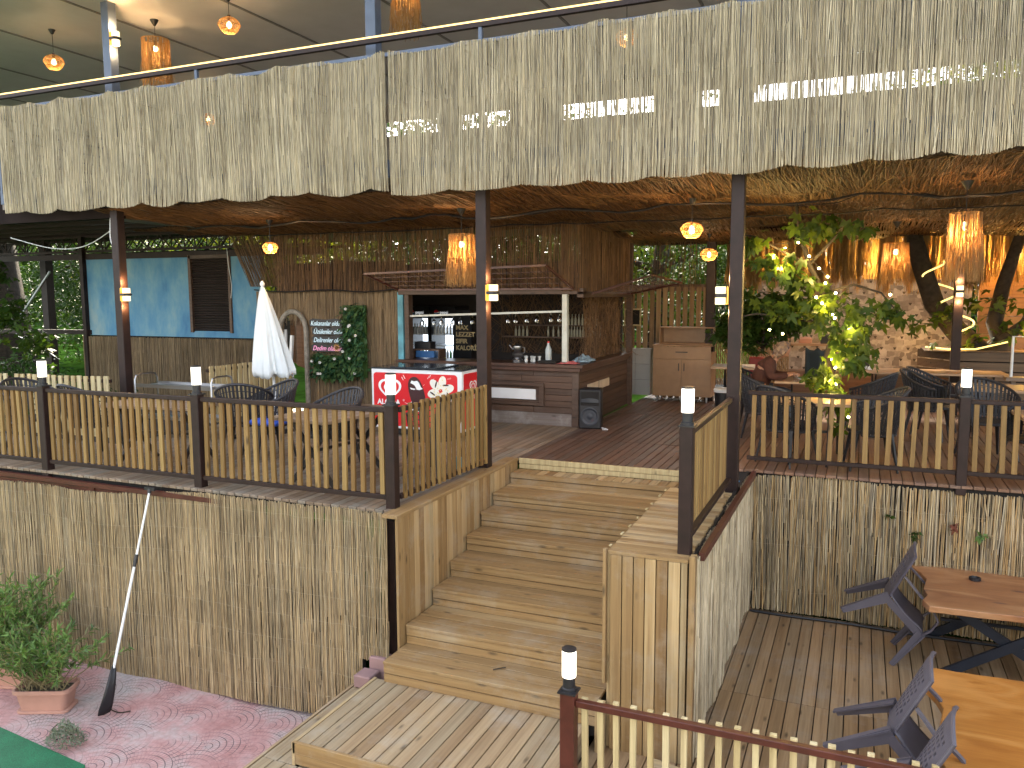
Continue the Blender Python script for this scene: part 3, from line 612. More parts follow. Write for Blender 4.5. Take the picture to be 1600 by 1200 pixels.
# rods run along +Y; U = -X so the normal N = U x V points down (-Z)
def croll(x0, x1, y0, y1, z, seed, gap=.03, zz=None, **k):
    kk = dict(pitch=.0150, layers=2, seg=5, rr=(.0052,.0088), jit=.03, seed=seed, gap=gap, tilt=.08); kk.update(k)
    slope = 0 if zz is None else (zz-z)/(y1-y0)
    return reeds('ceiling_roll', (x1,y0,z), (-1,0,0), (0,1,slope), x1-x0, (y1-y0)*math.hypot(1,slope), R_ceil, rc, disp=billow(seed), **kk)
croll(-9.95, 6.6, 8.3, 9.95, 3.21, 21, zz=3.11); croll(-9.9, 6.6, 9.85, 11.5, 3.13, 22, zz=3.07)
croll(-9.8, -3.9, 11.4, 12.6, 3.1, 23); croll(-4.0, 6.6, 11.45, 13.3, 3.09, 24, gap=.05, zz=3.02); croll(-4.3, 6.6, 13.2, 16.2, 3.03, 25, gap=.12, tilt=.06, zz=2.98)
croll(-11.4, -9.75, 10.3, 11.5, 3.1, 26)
mb = MB(); rgc = np.random.default_rng(8)
pts = [(-9.8+i*.27, 9.93+rgc.normal(0,.012), 3.045+rgc.normal(0,.012)+.03*sin(i*.9)) for i in range(62)]
mb.tube(pts, [.012+.006*rgc.random() for _ in pts], 6); mb.tube([(p[0]+.05,p[1]+.02,p[2]+rgc.normal(0,.012)) for p in pts], .006, 5)
pts = [(-9.8+i*.27, 11.45+rgc.normal(0,.012), 3.03+rgc.normal(0,.01)) for i in range(62)]; mb.tube(pts, .01, 6)
mb.build('tie_cord', K_black, rc, world=True)
# ------------------------------------------------------------------ bar building
bb = thing('bar_kiosk', 'reed-clad bar kiosk with a dark wooden counter and open serving hatch', 'bar kiosk', (-6,12,0))
reeds('front_reed_cladding', (-9.95,11.6,0), (1,0,0), (0,0,1), 2.95, 2.08, R_mid, bb, pitch=.0105, layers=2, seg=3, rr=(.004,.0065), disp=wav(.012,1.3), seed=31, gap=.02,
      holes=lambda u, v: (((u-.82)/.26)**2 + (np.maximum(v-1.38,0)/.3)**2 < 1) & (v < 1.7))
reeds('upper_reed_cladding', (-9.45,11.56,2.06), (1,0,0), (0,0,1), 5.5, 1.05, R_in, bb, pitch=.0105, layers=2, seg=3, rr=(.0038,.006), disp=wav(.02,1.7), seed=32, gap=.26, jit=.02)
reeds('corner_reed_cladding', (-4.15,11.53,2.04), (1,0,0), (0,0,1), .28, 1.03, R_in, bb, pitch=.0105, layers=2, seg=3, rr=(.0038,.006), seed=33)
reeds('side_reed_cladding', (-3.87,11.53,2.02), (0,1,0), (0,0,1), 3.0, 1.03, R_in, bb, pitch=.0105, layers=2, seg=3, rr=(.0038,.006), disp=wav(.015,1.2), seed=34)
reeds('slanting_reed_curtain', (-10.75,12.4,2.16), (1,0,0), (-.14,-.25,1), .95, 1.06, R_in, bb, pitch=.0105, layers=2, seg=3, rr=(.0038,.006), seed=35, gap=.1, fan=.35)
mb = MB(); mb.box(-9.9,-9.1-.36,11.66,11.68,0,2.05); mb.box(-8.86,-7.02,11.66,11.68,0,2.1); mb.box(-9.5,-8.86,11.66,11.68,1.75,2.1); MB().grid([[(-9.5+.08*i, 11.95+.03*sin(i*2.2), 1.8-1.0*j-.25*i/8*j) for i in range(9)] for j in range(2)]).build('door_curtain', W_wall, bb, world=True); mb.box(-9.4,-6.95,11.66,11.68,2.1,2.55); mb.box(-3.98,-3.96,12.1,14.6,2.0,3.1)
mb.build('wall_board', K_dark, bb, world=True)
mb = MB(); pts = [(-9.13-.28*cos(a)*1.0, 11.56, 1.38+.34*sin(a)) for a in [pi*i/14 for i in range(15)]]
mb.tube([(-9.41,11.56,0)]+pts+[(-8.85,11.56,0)], .045, 8, True); mb.build('door_arch', plain('arch_trim', (.22,.2,.17), .7, 0, .3, 20), bb, world=True, smooth=True)
mb = MB(); mb.box(-9.40,-9.34,11.62,11.66,0,1.4); mb.bar((-9.32,11.6,0),(-9.2,11.62,1.3),.05,.05); mb.build('door_jamb', K_white, bb, world=True)
# teal edge + posts + beams
mb = MB(); mb.box(-7.0,-6.9,11.55,11.75,0,2.04); mb.build('teal_jamb', plain('teal_paint', (.1,.3,.38), .6, 0, .4, 5), bb, world=True)
mb = MB(); mb.box(-6.88,-6.8,11.56,11.7,.95,2.05); mb.box(-6.98,-3.8,11.54,11.68,2.0,2.09); mb.box(-3.9,-3.8,11.54,14.4,1.95,2.04); mb.box(-3.9,-3.8,14.3,14.4,0,2.9); mb.build('hatch_frame', W_bar, bb, bevel=.004, world=True)
MB().box(-4.13,-4.05,11.52,11.6,.98,2.0).build('white_post', plain('pale_paint', (.5,.52,.48), .5, 0, .15), bb, bevel=.004, world=True)
# counter: horizontal cladding boards
mb = MB(); z = .0; i = 0
while z < .86:
    w = .095; xs_ = [-7.0, -5.9+.3*(i%3), -4.6-.2*(i%2), -3.92]
    for a, b in zip(xs_, xs_[1:]): mb.box(a+.002, b-.002, 11.55+rg.uniform(0,.004), 11.58, z+.003, z+w-.002)
    z += w; i += 1
mb.build('front_boards', W_bar, bb, bevel=.002, world=True)
mb = MB(); z = .0
while z < .86:
    mb.box(-3.92, -3.87+rg.uniform(-.003,0), 11.6, 14.3, z+.003, z+.093); z += .095
mb.build('side_boards', W_bary, bb, bevel=.002, world=True)
MB().box(-3.97,-3.865,11.53,11.6,0,.87).build('corner_trim', W_bar, bb, bevel=.003, world=True)
mb = MB(); mb.prism([(-7.0,11.45,.9),(-3.78,11.45,.9),(-3.78,14.3,.9),(-4.15,14.3,.9),(-4.15,12.0,.9),(-7.0,12.0,.9)], (0,0,.05)); mb.box(-6.9,-3.83,11.48,11.55,.84,.897); mb.box(-3.86,-3.82,11.55,14.3,.84,.897)
mb.build('countertop', plain('worn_countertop', (.07,.035,.025), .3, 0, .3, 5), bb, bevel=.004, world=True, rec=True)
gl = plain('grime', (.25,.25,.24), .7, 0, .6, 18)
MB().box(-7.0,-3.98,11.543,11.547,.0,.19).build('weathered_kickboard', wood('weathered_board', 0, [(.1,.07,.06),(.17,.14,.13),(.22,.2,.18)], wear=.9, stain=(.3,.29,.28)), bb, world=True)
# framed white panel on counter front, lit panels on the side
mb = MB(); mb.box(-5.9,-4.42,11.51,11.545,.30,.35); mb.box(-5.9,-4.42,11.51,11.545,.60,.65); mb.box(-4.50,-4.42,11.512,11.546,.35,.60); mb.box(-5.9,-5.82,11.512,11.546,.35,.60); mb.build('panel_frame', W_bar, bb, bevel=.003, world=True)
MB().box(-5.82,-4.56,11.525,11.544,.39,.55).build('white_panel', K_white, bb, world=True)
mb = MB(); mb.box(-3.862,-3.85,11.93,12.5,.48,.61); mb.box(-3.862,-3.85,12.56,13.1,.48,.61); mb.build('cream_side_panel', plain('cream_panel', (.6,.47,.33), .5), bb, world=True)
# interior
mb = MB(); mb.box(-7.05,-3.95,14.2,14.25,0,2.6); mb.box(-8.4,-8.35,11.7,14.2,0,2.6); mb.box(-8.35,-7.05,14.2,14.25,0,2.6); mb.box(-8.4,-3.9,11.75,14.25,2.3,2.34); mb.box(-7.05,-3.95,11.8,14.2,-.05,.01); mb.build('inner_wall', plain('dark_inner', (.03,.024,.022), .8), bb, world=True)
reeds('inner_reed_lining', (-3.98,12.2,.95), (0,1,0), (0,0,1), 2.0, 1.1, R_in, bb, pitch=.02, layers=2, seg=2, rr=(.004,.006), seed=36, tilt=.5)
reeds('back_reed_lining', (-6.3,14.15,.9), (1,0,0), (0,0,1), 2.3, 1.1, R_in, bb, pitch=.02, layers=2, seg=2, rr=(.003,.005), seed=37, tilt=.5)
MB().box(-6.2,-4.2,13.98,14.12,1.20,1.225).box(-6.0,-4.2,13.98,14.12,1.42,1.44).build('back_shelf', W_bar, bb, world=True)
mb = MB(); mb.bar((-6.82,11.62,1.655),(-4.1,11.62,1.745),.035,.03); mb.build('glass_rack', plain('rack_paint', (.55,.56,.52), .4), bb, world=True)
# awning lattices
def lattice(name, label, P, nx, ny):
    P = [Vector(p) for p in P]; t = thing(name, label, 'awning frame', P[0]); mb = MB()
    f = lambda a, b: P[0].lerp(P[1], a).lerp(P[3].lerp(P[2], a), b)
    for a, b in ((0,1),(1,2),(2,3),(3,0)): mb.bar(P[a], P[b], .03, .03)
    mb.build('frame', K_red, t, world=True); mb = MB()
    for i in range(1, nx): mb.bar(f(i/nx,0), f(i/nx,1), .007, .007)
    for j in range(1, ny): mb.bar(f(0,j/ny), f(1,j/ny), .007, .007)
    mb.build('mesh_bars', K_red, t, world=True)
lattice('awning_frame', 'rusty steel lattice awning frame jutting over the serving hatch', [(-7.2,10.9,2.33),(-4.15,10.9,2.41),(-3.95,11.5,2.08),(-6.95,11.5,2.08)], 18, 4)
lattice('awning_frame', 'rusty steel lattice frame sticking out from the side of the bar kiosk', [(-3.85,11.9,1.99),(-3.1,12.9,2.30),(-2.85,14.0,2.18),(-3.8,14.2,2.0)], 4, 9)
# ------------------------------------------------------------------ blue cabin and back walls
cb = thing('blue_cabin', 'sky-blue rendered wall with a brown shutter above reed cladding on the left', 'cabin', (-13,13.2,0))
def m_blue():
    m, nt, b, N, L = M_new('sky_blue_plaster'); t = N('ShaderNodeTexCoord'); n = N('ShaderNodeTexNoise'); n.inputs['Scale'].default_value = 1.4; n.inputs['Detail'].default_value = 9; n.inputs['Roughness'].default_value = .65
    mp = N('ShaderNodeMapping'); mp.inputs['Scale'].default_value = (1.5,1,.7); L(t.outputs['Object'], mp.inputs['Vector']); L(mp.outputs[0], n.inputs['Vector'])
    c = ramp(nt, [(.3, (.05,.17,.34)), (.45, (.09,.25,.42)), (.6, (.16,.32,.43)), (.72, (.27,.37,.40))], n.outputs[0]); L(c, b.inputs['Base Color']); b.inputs['Roughness'].default_value = .75
    bp = N('ShaderNodeBump'); bp.inputs['Strength'].default_value = .2; L(n.outputs[0], bp.inputs['Height']); L(bp.outputs[0], b.inputs['Normal']); return m
MB().box(-15.9,-12.85,13,13.1,1.14,2.83).box(-11.8,-11.0,13,13.1,1.14,2.80).box(-12.85,-11.8,13,13.1,1.14,1.27).build('blue_wall', m_blue(), cb, world=True)
MB().box(-15.88,-11,13.06,13.2,-1.5,1.14).build('lower_wall', K_dark, cb, world=True)
t = MB(); t.box(-12.87,-12.8,12.96,13.02,1.24,2.84); t.box(-11.82,-11.76,12.96,13.02,1.24,2.8); t.box(-12.85,-11.8,12.96,13.02,2.76,2.83); sf = t.build('shutter_frame', W_bar, cb, world=True)
t = MB()
for i in range(30): z = 1.28+i*.05; t.bar((-12.8,13.0,z+.02),(-11.82,13.0,z+.02),.045,.008,(0,.6,1))
sh = t.build('shutter', plain('shutter_paint', (.04,.024,.02), .6, 0, .4, 20), cb, world=True)
sh.parent = sf; MB().box(-12.85,-11.78,13.05,13.08,1.2,2.83).build('shutter_back', K_dark, cb, world=True)
reeds('reed_skirt', (-16.05,12.96,-1.3), (1,0,0), (0,0,1), 5.05, 2.42, R_mid, cb, pitch=.011, layers=2, seg=3, rr=(.004,.0068), disp=wav(.01,1.3), seed=41, gap=.02)
mb = MB(); mb.box(-15.95,-10,12.98,13.1,2.80,2.87); mb.build('eaves_board', W_bar, cb, world=True)
tag(MB().bar((-9.3,11.0,.1),(-10.6,12.6,.9),.06,.06).bar((-9.2,10.6,-.1),(-10.5,12.3,.55),.05,.05).build('handrail', K_brown), 'sloping dark steel handrail beside the reed skirt of the blue cabin', 'handrail')
# slat wall at the back of the middle deck
sw = thing('slat_screen', 'vertical pine slat screen at the back of the deck behind the oak cabinet', 'slat screen', (-3.4,15.7,0))
mb = MB(); x = -4.3; 
while x < -2.72: mb.box(x, x+.088, 15.6, 15.62, .0 if x>-3.75 else .95, 2.13+rg.uniform(-.01,.01)); x += .128
mb.build('slats', W_slat, sw, world=True)
MB().box(-4.4,-2.65,15.63,15.67,2.05,2.18).box(-4.4,-2.65,15.63,15.67,1.0,1.06).box(-4.42,-4.33,15.55,15.65,0,3).box(-2.72,-2.66,15.6,15.66,1.0,2.1).build('frame', W_bar, sw, world=True)
screen('reed_screen', 'see-through reed matting above the pine slat screen at the back', (-4.3,15.6,2.1), (1,0,0), (0,0,1), 1.72, .92, R_in, pitch=.017, layers=1, seg=3, rr=(.004,.0065), disp=wav(.015,1.3), seed=42, gap=.25, tilt=.025, loc=(-3.4,15.6,2.1))
tw = MB(); 
for i in range(2):
    for j in range(3): tw.box(-4.28+i*.3, -4.28+i*.3+.296, 15.3, 15.5, .06+j*.30, .06+j*.30+.296)
tag(tw.build('tiled_pier', plain('white_tile', (.42,.42,.42), .25, 0, .05), bevel=.003), 'low pier of large pale grey tiles left of the oak cabinet', 'tiled pier')
# bamboo weave fence
bf = thing('woven_bamboo_fence', 'low woven bamboo fence at the right behind the folding table', 'fence', (-2.2,16,0))
mb = MB()
for i in range(38):
    x = -2.62+i*.036; P = [(x, 15.9+i*.02+(.018 if (i+j) % 2 else -.018), .25+j*.075) for j in range(16)]
    mb.tube(P, .016, 5, False)
mb.build('woven_canes', W_slat, bf, smooth=True, world=True)
# stone-pattern wall
def m_stone():
    m, nt, b, N, L = M_new('stone_pattern_wall'); t = N('ShaderNodeTexCoord')
    mp = N('ShaderNodeMapping'); mp.inputs['Scale'].default_value = (4.2,1,4.6); L(t.outputs['Object'], mp.inputs['Vector'])
    v = N('ShaderNodeTexVoronoi'); v.inputs['Scale'].default_value = 2.2; v.distance = 'CHEBYCHEV'; v.inputs['Randomness'].default_value = .8; L(mp.outputs[0], v.inputs['Vector'])
    n = N('ShaderNodeTexNoise'); n.inputs['Scale'].default_value = 14; n.inputs['Detail'].default_value = 5; L(t.outputs['Object'], n.inputs['Vector'])
    sr = N('ShaderNodeSeparateColor'); L(v.outputs['Color'], sr.inputs[0])
    c = ramp(nt, [(.1, (.21,.18,.17)), (.4, (.33,.29,.275)), (.7, (.42,.375,.355)), (.95, (.5,.45,.43))], sr.outputs[0])
    c = mixc(nt, c, ramp(nt, [(.35, (.8,.78,.76)), (.6, (1.05,1.05,1.05))], n.outputs[0]), .8, 'MULTIPLY')
    def mth(op, *a):
        q = N('ShaderNodeMath'); q.operation = op
        for i, w_ in enumerate(a):
            if isinstance(w_, (int, float)): q.inputs[i].default_value = w_
            else: L(w_, q.inputs[i])
        return q.outputs[0]
    sp = N('ShaderNodeSeparateXYZ'); L(mp.outputs[0], sp.inputs[0]); rw = mth('FLOOR', sp.outputs[2])
    fx = mth('FRACT', mth('ADD', sp.outputs[0], mth('MULTIPLY', rw, .5))); fz = mth('FRACT', sp.outputs[2])
    sq = mth('MULTIPLY', mth('LESS_THAN', mth('ABSOLUTE', mth('SUBTRACT', fx, .6)), mth('MULTIPLY', fz, .42)), mth('LESS_THAN', mth('ABSOLUTE', mth('SUBTRACT', fz, .2)), .11))
    c = mixc(nt, c, (.06,.045,.04), sq); L(c, b.inputs['Base Color']); b.inputs['Roughness'].default_value = .7
    return m
tag(MB().box(-2.0,1.9,17.6,17.75,-.2,2.3).build('stone_pattern_wall', m_stone()), 'garden wall papered with a grey faceted stone pattern', 'wall')
tag(MB().box(1.9,7,16.6,16.7,0,.3).box(1.9,7,16.6,16.7,.31,.62).box(1.9,7,16.6,16.7,.63,.94).box(1.9,7,16.6,16.7,.95,1.26).box(1.9,7,16.6,16.7,1.27,1.58).box(1.9,7,16.6,16.7,1.59,1.9).box(1.9,7,16.6,16.7,1.91,2.3).build('timber_wall', W_wall), 'warm brown horizontal timber wall behind the tree at the far right', 'wall')
# raffia fringe valance
def fringe(name, label, xs, seed, parent=None, cat='raffia fringe'):
    rgf = np.random.default_rng(seed); V = []; F = []; b = 0
    n = len(xs); return None
R_fr = reedmat('raffia', [(.5,.34,.14),(.6,.42,.2),(.42,.26,.1),(.66,.5,.26)], 2, .6)
def strands(name, tops, length, mat, parent, seed, spread=.03, r=.0022, seg=4, sides=3, lv=.15, bunch=None):
    rgf = np.random.default_rng(seed); tops = np.asarray(tops, float); n = len(tops)
    L_ = length*(1-np.abs(rgf.normal(0, lv, n))); t = np.linspace(0, 1, seg+1)
    dx = rgf.normal(0, spread, (n,2)); P = np.zeros((n, seg+1, 3))
    P[...,0] = tops[:,None,0] + dx[:,0,None]*t**1.5 + rgf.normal(0,.002,(n,seg+1)); P[...,1] = tops[:,None,1] + dx[:,1,None]*t**1.5 + rgf.normal(0,.002,(n,seg+1)); P[...,2] = tops[:,None,2] - L_[:,None]*t
    a = np.arange(sides)*2*pi/sides; ring = np.stack([np.cos(a), np.sin(a), 0*a], 1)*r
    W = (P[:,:,None,:] + ring[None,None]).reshape(-1,3)
    i = np.arange(n)[:,None,None]*(seg+1)*sides; j = np.arange(seg)[None,:,None]*sides; k = np.arange(sides)[None,None,:]; k2 = (k+1)%sides; bb_ = i+j
    F = np.stack([bb_+k, bb_+k2, bb_+sides+k2, bb_+sides+k], -1).reshape(-1,4)
    if parent is not None: W = W - np.array(parent.location if not parent.parent else parent.parent.location)
    return link(name, fastmesh(name, W, F, 4), mat, parent)
rgf = np.random.default_rng(5)
screen('reed_screen', 'straw matting added to catch golden light behind the long raffia fringe', (-2.4,16.75,2.25), (1,0,0), (0,0,1), 8.4, .85, reedmat('gold_straw', [(.5,.36,.16),(.62,.46,.22),(.4,.27,.11)], 2, .1), pitch=.013, layers=2, seg=2, rr=(.005,.008), seed=44, gap=.03, loc=(1.8,16.75,2.3))  # added reflector, gives golden light in the gaps of the fringe
fr = thing('raffia_valance', 'long raffia fringe hanging from the reed ceiling along the garden side', 'raffia fringe', (1,16,3))
bx_ = rgf.uniform(-2.4, 6, 330); bi_ = rgf.integers(0, 330, 5200); xs_ = bx_[bi_] + rgf.normal(0, .011, 5200); bl_ = rgf.normal(1, .13, 330)[bi_]
strands('fringe', np.stack([xs_, 16.15+rgf.normal(0,.04,len(xs_)), 3.0+0*xs_], 1), .88*bl_, R_fr, fr, 6, .035, .0036, lv=.13)
MB().bar((-2.4,16.15,3.02),(6,16.15,3.02),.05,.05).box(-4.4,6.6,16.9,16.95,3.0,3.5).box(-4.4,6.6,16.2,17,3.1,3.14).build('hanging_rail', K_brown, fr, world=True)
xs_ = rgf.uniform(-2.35, -1.1, 600)
# ================================================================== RAILINGS
def railing(label, posts, ztop=.93, zbot=.10, zb=0, sp=.118, off=.0, pk=(.045,.022), over=0., under=.0, mat=None, post_at=None, ptop=.98, rails=(.05,.045), seed=1, pmat=None, prow=None):
    t = thing('deck_railing', label, 'railing', (posts[0][0], posts[0][1], zb)); mat = mat or W_pick; rgp = random.Random(seed)
    for i, p in enumerate(posts):
        if post_at is None or i in post_at:
            MB().box(p[0]-.05,p[0]+.05,p[1]-.05,p[1]+.05,zb-.10,zb+ptop).build('post', pmat or K_brown, t, bevel=.006, world=True)
    for a, b in zip(posts, posts[1:]):
        A = Vector((a[0],a[1],0)); B = Vector((b[0],b[1],0)); d = (B-A).normalized(); nn = Vector((-d.y, d.x, 0)); A2 = A+d*.052; B2 = B-d*.052
        Z = Vector((0,0,1))
        MB().bar(A2+Z*(zb+ztop), B2+Z*(zb+ztop), rails[0], rails[1]).build('top_rail', pmat or K_brown, t, bevel=.004, world=True)
        MB().bar(A2+Z*(zb+zbot), B2+Z*(zb+zbot), rails[0], rails[1]).build('bottom_rail', pmat or K_brown, t, bevel=.004, world=True)
        L_ = (B2-A2).length; n = round(L_/sp); mb = MB(); h0, h1 = (zbot+rails[1]/2+.001, ztop-rails[1]/2-.001) if off == 0 else (zbot-under, ztop+over)
        for k in range(n):
            c = A2 + d*((k+.5)*L_/n + rgp.uniform(-.006,.006)) + nn*off; tw = rgp.uniform(-.007,.007)
            mb.bar(c+Z*(zb+h0-(rgp.uniform(0,.01) if off else 0))-d*tw, c+Z*(zb+h1+(rgp.uniform(-.008,.008) if off else 0))+d*tw, pk[0]*rgp.uniform(.9,1.08), pk[1], up=tuple(nn))
        mb.build('picket_panel', mat, t, bevel=.002, world=True)
    return t
railing('dark steel railing with honey-coloured pickets along the front of the left deck', [(-12.2,6.36),(-10.5,6.38),(-8.62,6.4),(-6.33,6.42),(-4.0,6.45)], post_at=(1,2,3,4), pk=(.049,.03), seed=3, sp=.106)
railing('short picket railing along the left side of the stairs, up to a tall post', [(-3.96,6.45),(-3.93,8.42)], post_at=(), off=-.03, pk=(.045,.028), over=.045, under=.02, sp=.112, seed=4)
railing('steep-looking picket railing standing on the boxed ledge right of the stairs', [(-1.19,6.16),(-1.19,8.44)], post_at=(0,), off=.035, pk=(.034,.028), over=.0, under=.05, sp=.088, seed=5, ptop=1.0)
railing('dark steel railing with pale pickets along the front of the right deck', [(-1.2,9.5),(1.02,9.5),(3.3,9.5),(5.6,9.5)], post_at=(1,2), pk=(.049,.03), seed=6, sp=.119, ptop=.93, zbot=.13, ztop=.88, zb=0, mat=W_pick)
railing('glossy oxblood steel railing with pale pickets in front of the lower deck', [(-1.71,4.93),(.6,4.93),(2.9,4.93)], post_at=(0,), zb=-1.65, ztop=.925, zbot=.12, ptop=1.0, off=.035, pk=(.042,.028), over=.035, under=.03, sp=.112, seed=7, mat=W_pick2, pmat=K_red)
railing('far picket fence closing the left end of the left deck', [(-13,7.6),(-11,7.72),(-9.22,7.88)], zbot=.3, ztop=.86, post_at=(), off=-.03, over=.06, under=.2, sp=.115, pk=(.07,.025), seed=8, mat=W_pick2)
railing('far picket fence beside the sloping handrail, behind the white parasol', [(-9.15,9.45),(-9.12,11.5)], zbot=.3, ztop=.86, post_at=(), off=-.03, over=.06, under=.25, sp=.12, pk=(.085,.025), seed=9, mat=W_pick2)
# ------------------------------------------------------------------ lamps
def post_lamp(label, x, y, z, k=1.0):
    t = thing('post_lamp', label, 'post lamp', (x,y,z), 0, 'cylinder lamps on the railing posts')
    mb = MB(); mb.box(-.062,.062,-.062,.062,0,.012); mb.lathe([(.05,.012),(.05,.03),(.041,.035),(.041,.105)], 20); mb.box(-.05,-.04,-.05,-.04,.012,.02); mb.build('base', K_black, t, smooth=True)
    MB().lathe([(.047,.107),(.048,.112),(.048,.285),(.047,.29)], 24).build('diffuser', E_post, t, smooth=True)
    MB().lathe([(.05,.291),(.05,.302),(.03,.306)], 24).build('cap', K_black, t, smooth=True)
    return t
post_lamp('lit cylinder lamp on the leftmost railing post of the left deck', -8.62, 6.4, .975)
post_lamp('lit cylinder lamp on the railing post in front of the steel trolley', -6.33, 6.42, .975)
post_lamp('lit cylinder lamp on the corner post in front of the red freezer', -4.0, 6.45, .975)
post_lamp('lit cylinder lamp on the post standing on the boxed ledge', -1.19, 6.16, .995)
post_lamp('lit cylinder lamp on the right deck railing post, before the long table', 1.02, 9.5, .925)
post_lamp('nearest lit cylinder lamp, on the oxblood railing post below the stairs', -1.71, 4.93, -.655)
def wall_lamp(label, x, y, z, rz, two=True):
    t = thing('wall_lamp', label, 'wall lamp', (x,y,z), rz, 'up-and-down lamps on the posts')
    # faces local -Y
    MB().box(-.05,.05,-.02,0,-.09,.09).build('backplate', K_gold, t, bevel=.003); mb = MB(); mb.box(-.06,.06,-.12,-.0205,-.014,.014); mb.lathe([(.055,-.018),(.055,.018)], 16, (0,-.08,0)); mb.build('bracket', K_black, t)
    for s in (-1,1): MB().lathe([(.05,.02*s),(.052,.024*s),(.052,.085*s),(.05,.09*s)][::s], 20, (0,-.08,0)).build('diffuser', E_warm, t, smooth=True)
    plight('light', (0,-.065,.17), 5, parent=t, r=.02); plight('light', (0,-.065,-.17), 5, parent=t, r=.02); return t
wall_lamp('lit double wall lamp on the left tall post, before the blue wall', -9.555, 8.40, 2.02, pi/2*.9)
wall_lamp('lit double wall lamp on the middle tall post, before the bar', -3.905, 8.40, 2.02, pi/2*.9)
wall_lamp('lit double wall lamp on the right tall post, before the oak cabinet', -1.245, 8.46, 1.98, -pi/2*.9)
wall_lamp('small lit lamp near the top of the black post by the planter', 1.43, 14.94, 2.02, 0)
wall_lamp('lit wall lamp on the upper floor post above the leftmost one', -9.6, 8.5, 5.5, pi/2*.9)
# black faces seen on the posts
def ball_lamp(label, x, y, zc, zb, r=.115, power=14):
    t = thing('pendant_lamp', label, 'pendant lamp', (x,y,zc), 0, 'woven ball pendants'); d = zb-zc
    MB().lathe([(.0,-.07),(.018,-.065),(.05,-.005),(.05,0)], 16).build('ceiling_cup', K_black, t, smooth=True)
    MB().tube([(0,0,-.06),(.003,0,d+r)], .004, 6).lathe([(.02,d+r*.6),(.02,d+r*1.05)], 10).build('cord', K_black, t)
    mb = MB(); n = 22
    def sp(a, p): rr = r*(1.12 if abs(p)<1.6 else 1); return (rr*sin(p)*cos(a), rr*sin(p)*sin(a), d+r*.86*cos(p))
    for k in range(n):
        for s in (1,-1): mb.tube([sp(2*pi*k/n+s*(p-.35)*.9, p) for p in [.35+j*.24 for j in range(10)]], .0026, 4, False)
    for p in (.35,.9,1.55,2.1,2.5): mb.tube([sp(2*pi*k/24, p) for k in range(24)], .004, 4, False, True)
    mb.build('woven_shade', R_fr, t)
    MB().lathe([(.0,d-.04),(.03,d-.02),(.035,d+.01),(.018,d+.05),(.0,d+.055)], 12).build('bulb', E_bulb, t, smooth=True)
    plight('light', (0,0,d-.06), power, r=.05, parent=t); return t
def fringe_lamp(label, x, y, zc, ztop, r=.165, length=.78, power=16, seed=1, n=300, slant=(0,0)):
    t = thing('fringe_pendant', label, 'pendant lamp', (x,y,zc), 0, 'raffia fringe pendants'); d = ztop-zc
    MB().lathe([(.0,-.09),(.015,-.085),(.06,-.01),(.06,0)], 16).build('ceiling_cup', K_black, t, smooth=True)
    MB().tube([(0,0,-.08),(0,0,d-.06)], .004, 6).lathe([(.022,d-.1),(.022,d-.02)], 10).tube([(-r,0,d),(0,0,d-.02),(r,0,d)], .003, 5).tube([(0,-r,d),(0,0,d-.02),(0,r,d)], .003, 5).build('cord', K_black, t)
    MB().tube([(r*cos(2*pi*k/28), r*sin(2*pi*k/28), d) for k in range(28)], .006, 6, False, True).build('hoop', R_fr, t, smooth=True)
    rf = np.random.default_rng(seed); a = rf.uniform(0, 2*pi, n); rr = r*(1+rf.normal(0,.02,n))
    o = strands('raffia_fringe', np.stack([x+rr*np.cos(a), y+rr*np.sin(a), zc+d+0*a], 1), length, R_fr, t, seed, .03, .0024, lv=.2)
    MB().lathe([(.0,d-.17),(.028,d-.15),(.034,d-.12),(.018,d-.08),(.0,d-.075)], 12).build('bulb', E_bulb, t, smooth=True)
    plight('light', (0,0,d-.2), power, r=.05, parent=t); return t
ball_lamp('woven ball pendant before the slanting reed curtain, left of the bar', -7.9, 9.55, 3.08, 2.68, .10)
ball_lamp('larger woven ball pendant left of the tall post at the right of the stairs', -1.83, 9.5, 3.08, 2.72, .115)
ball_lamp('small far woven ball pendant close beside the right tall post', -2.45, 14.3, 3.02, 2.66, .13)
fringe_lamp('raffia fringe pendant beside the middle tall post, in front of the bar', -4.78, 9.5, 3.1, 2.77, .165, .68, seed=2)
fringe_lamp('far raffia fringe pendant between the vine and the black post', .42, 13.2, 3.03, 2.72, .165, .62, seed=3)
fringe_lamp('largest raffia fringe pendant, nearest on the right deck', .93, 9.5, 3.12, 2.80, .145, .70, power=20, seed=4)
ball_lamp('woven ball pendant at the far left of the upper floor ceiling', -11.4, 9.0, 6.0, 5.52, .13, 5)
ball_lamp('woven ball pendant under the upper ceiling left of the middle upper post', -8.0, 9.0, 6.0, 5.62, .13, 5)
fringe_lamp('raffia fringe pendant beside the leftmost upper floor post', -9.65, 9.3, 6.0, 5.72, .19, .72, seed=5, power=7)
fringe_lamp('raffia fringe pendant close behind the middle upper floor post', -5.32, 9.1, 6.0, 5.9, .16, .75, seed=6, power=6)
ball_lamp('far woven ball pendant half hidden behind the left upper reed matting', -11.8, 12.6, 6.0, 5.4, .13, 5)
ball_lamp('woven ball pendant glimpsed through the right half of the upper matting', -2.9, 10.5, 6.0, 5.25, .13, 5)
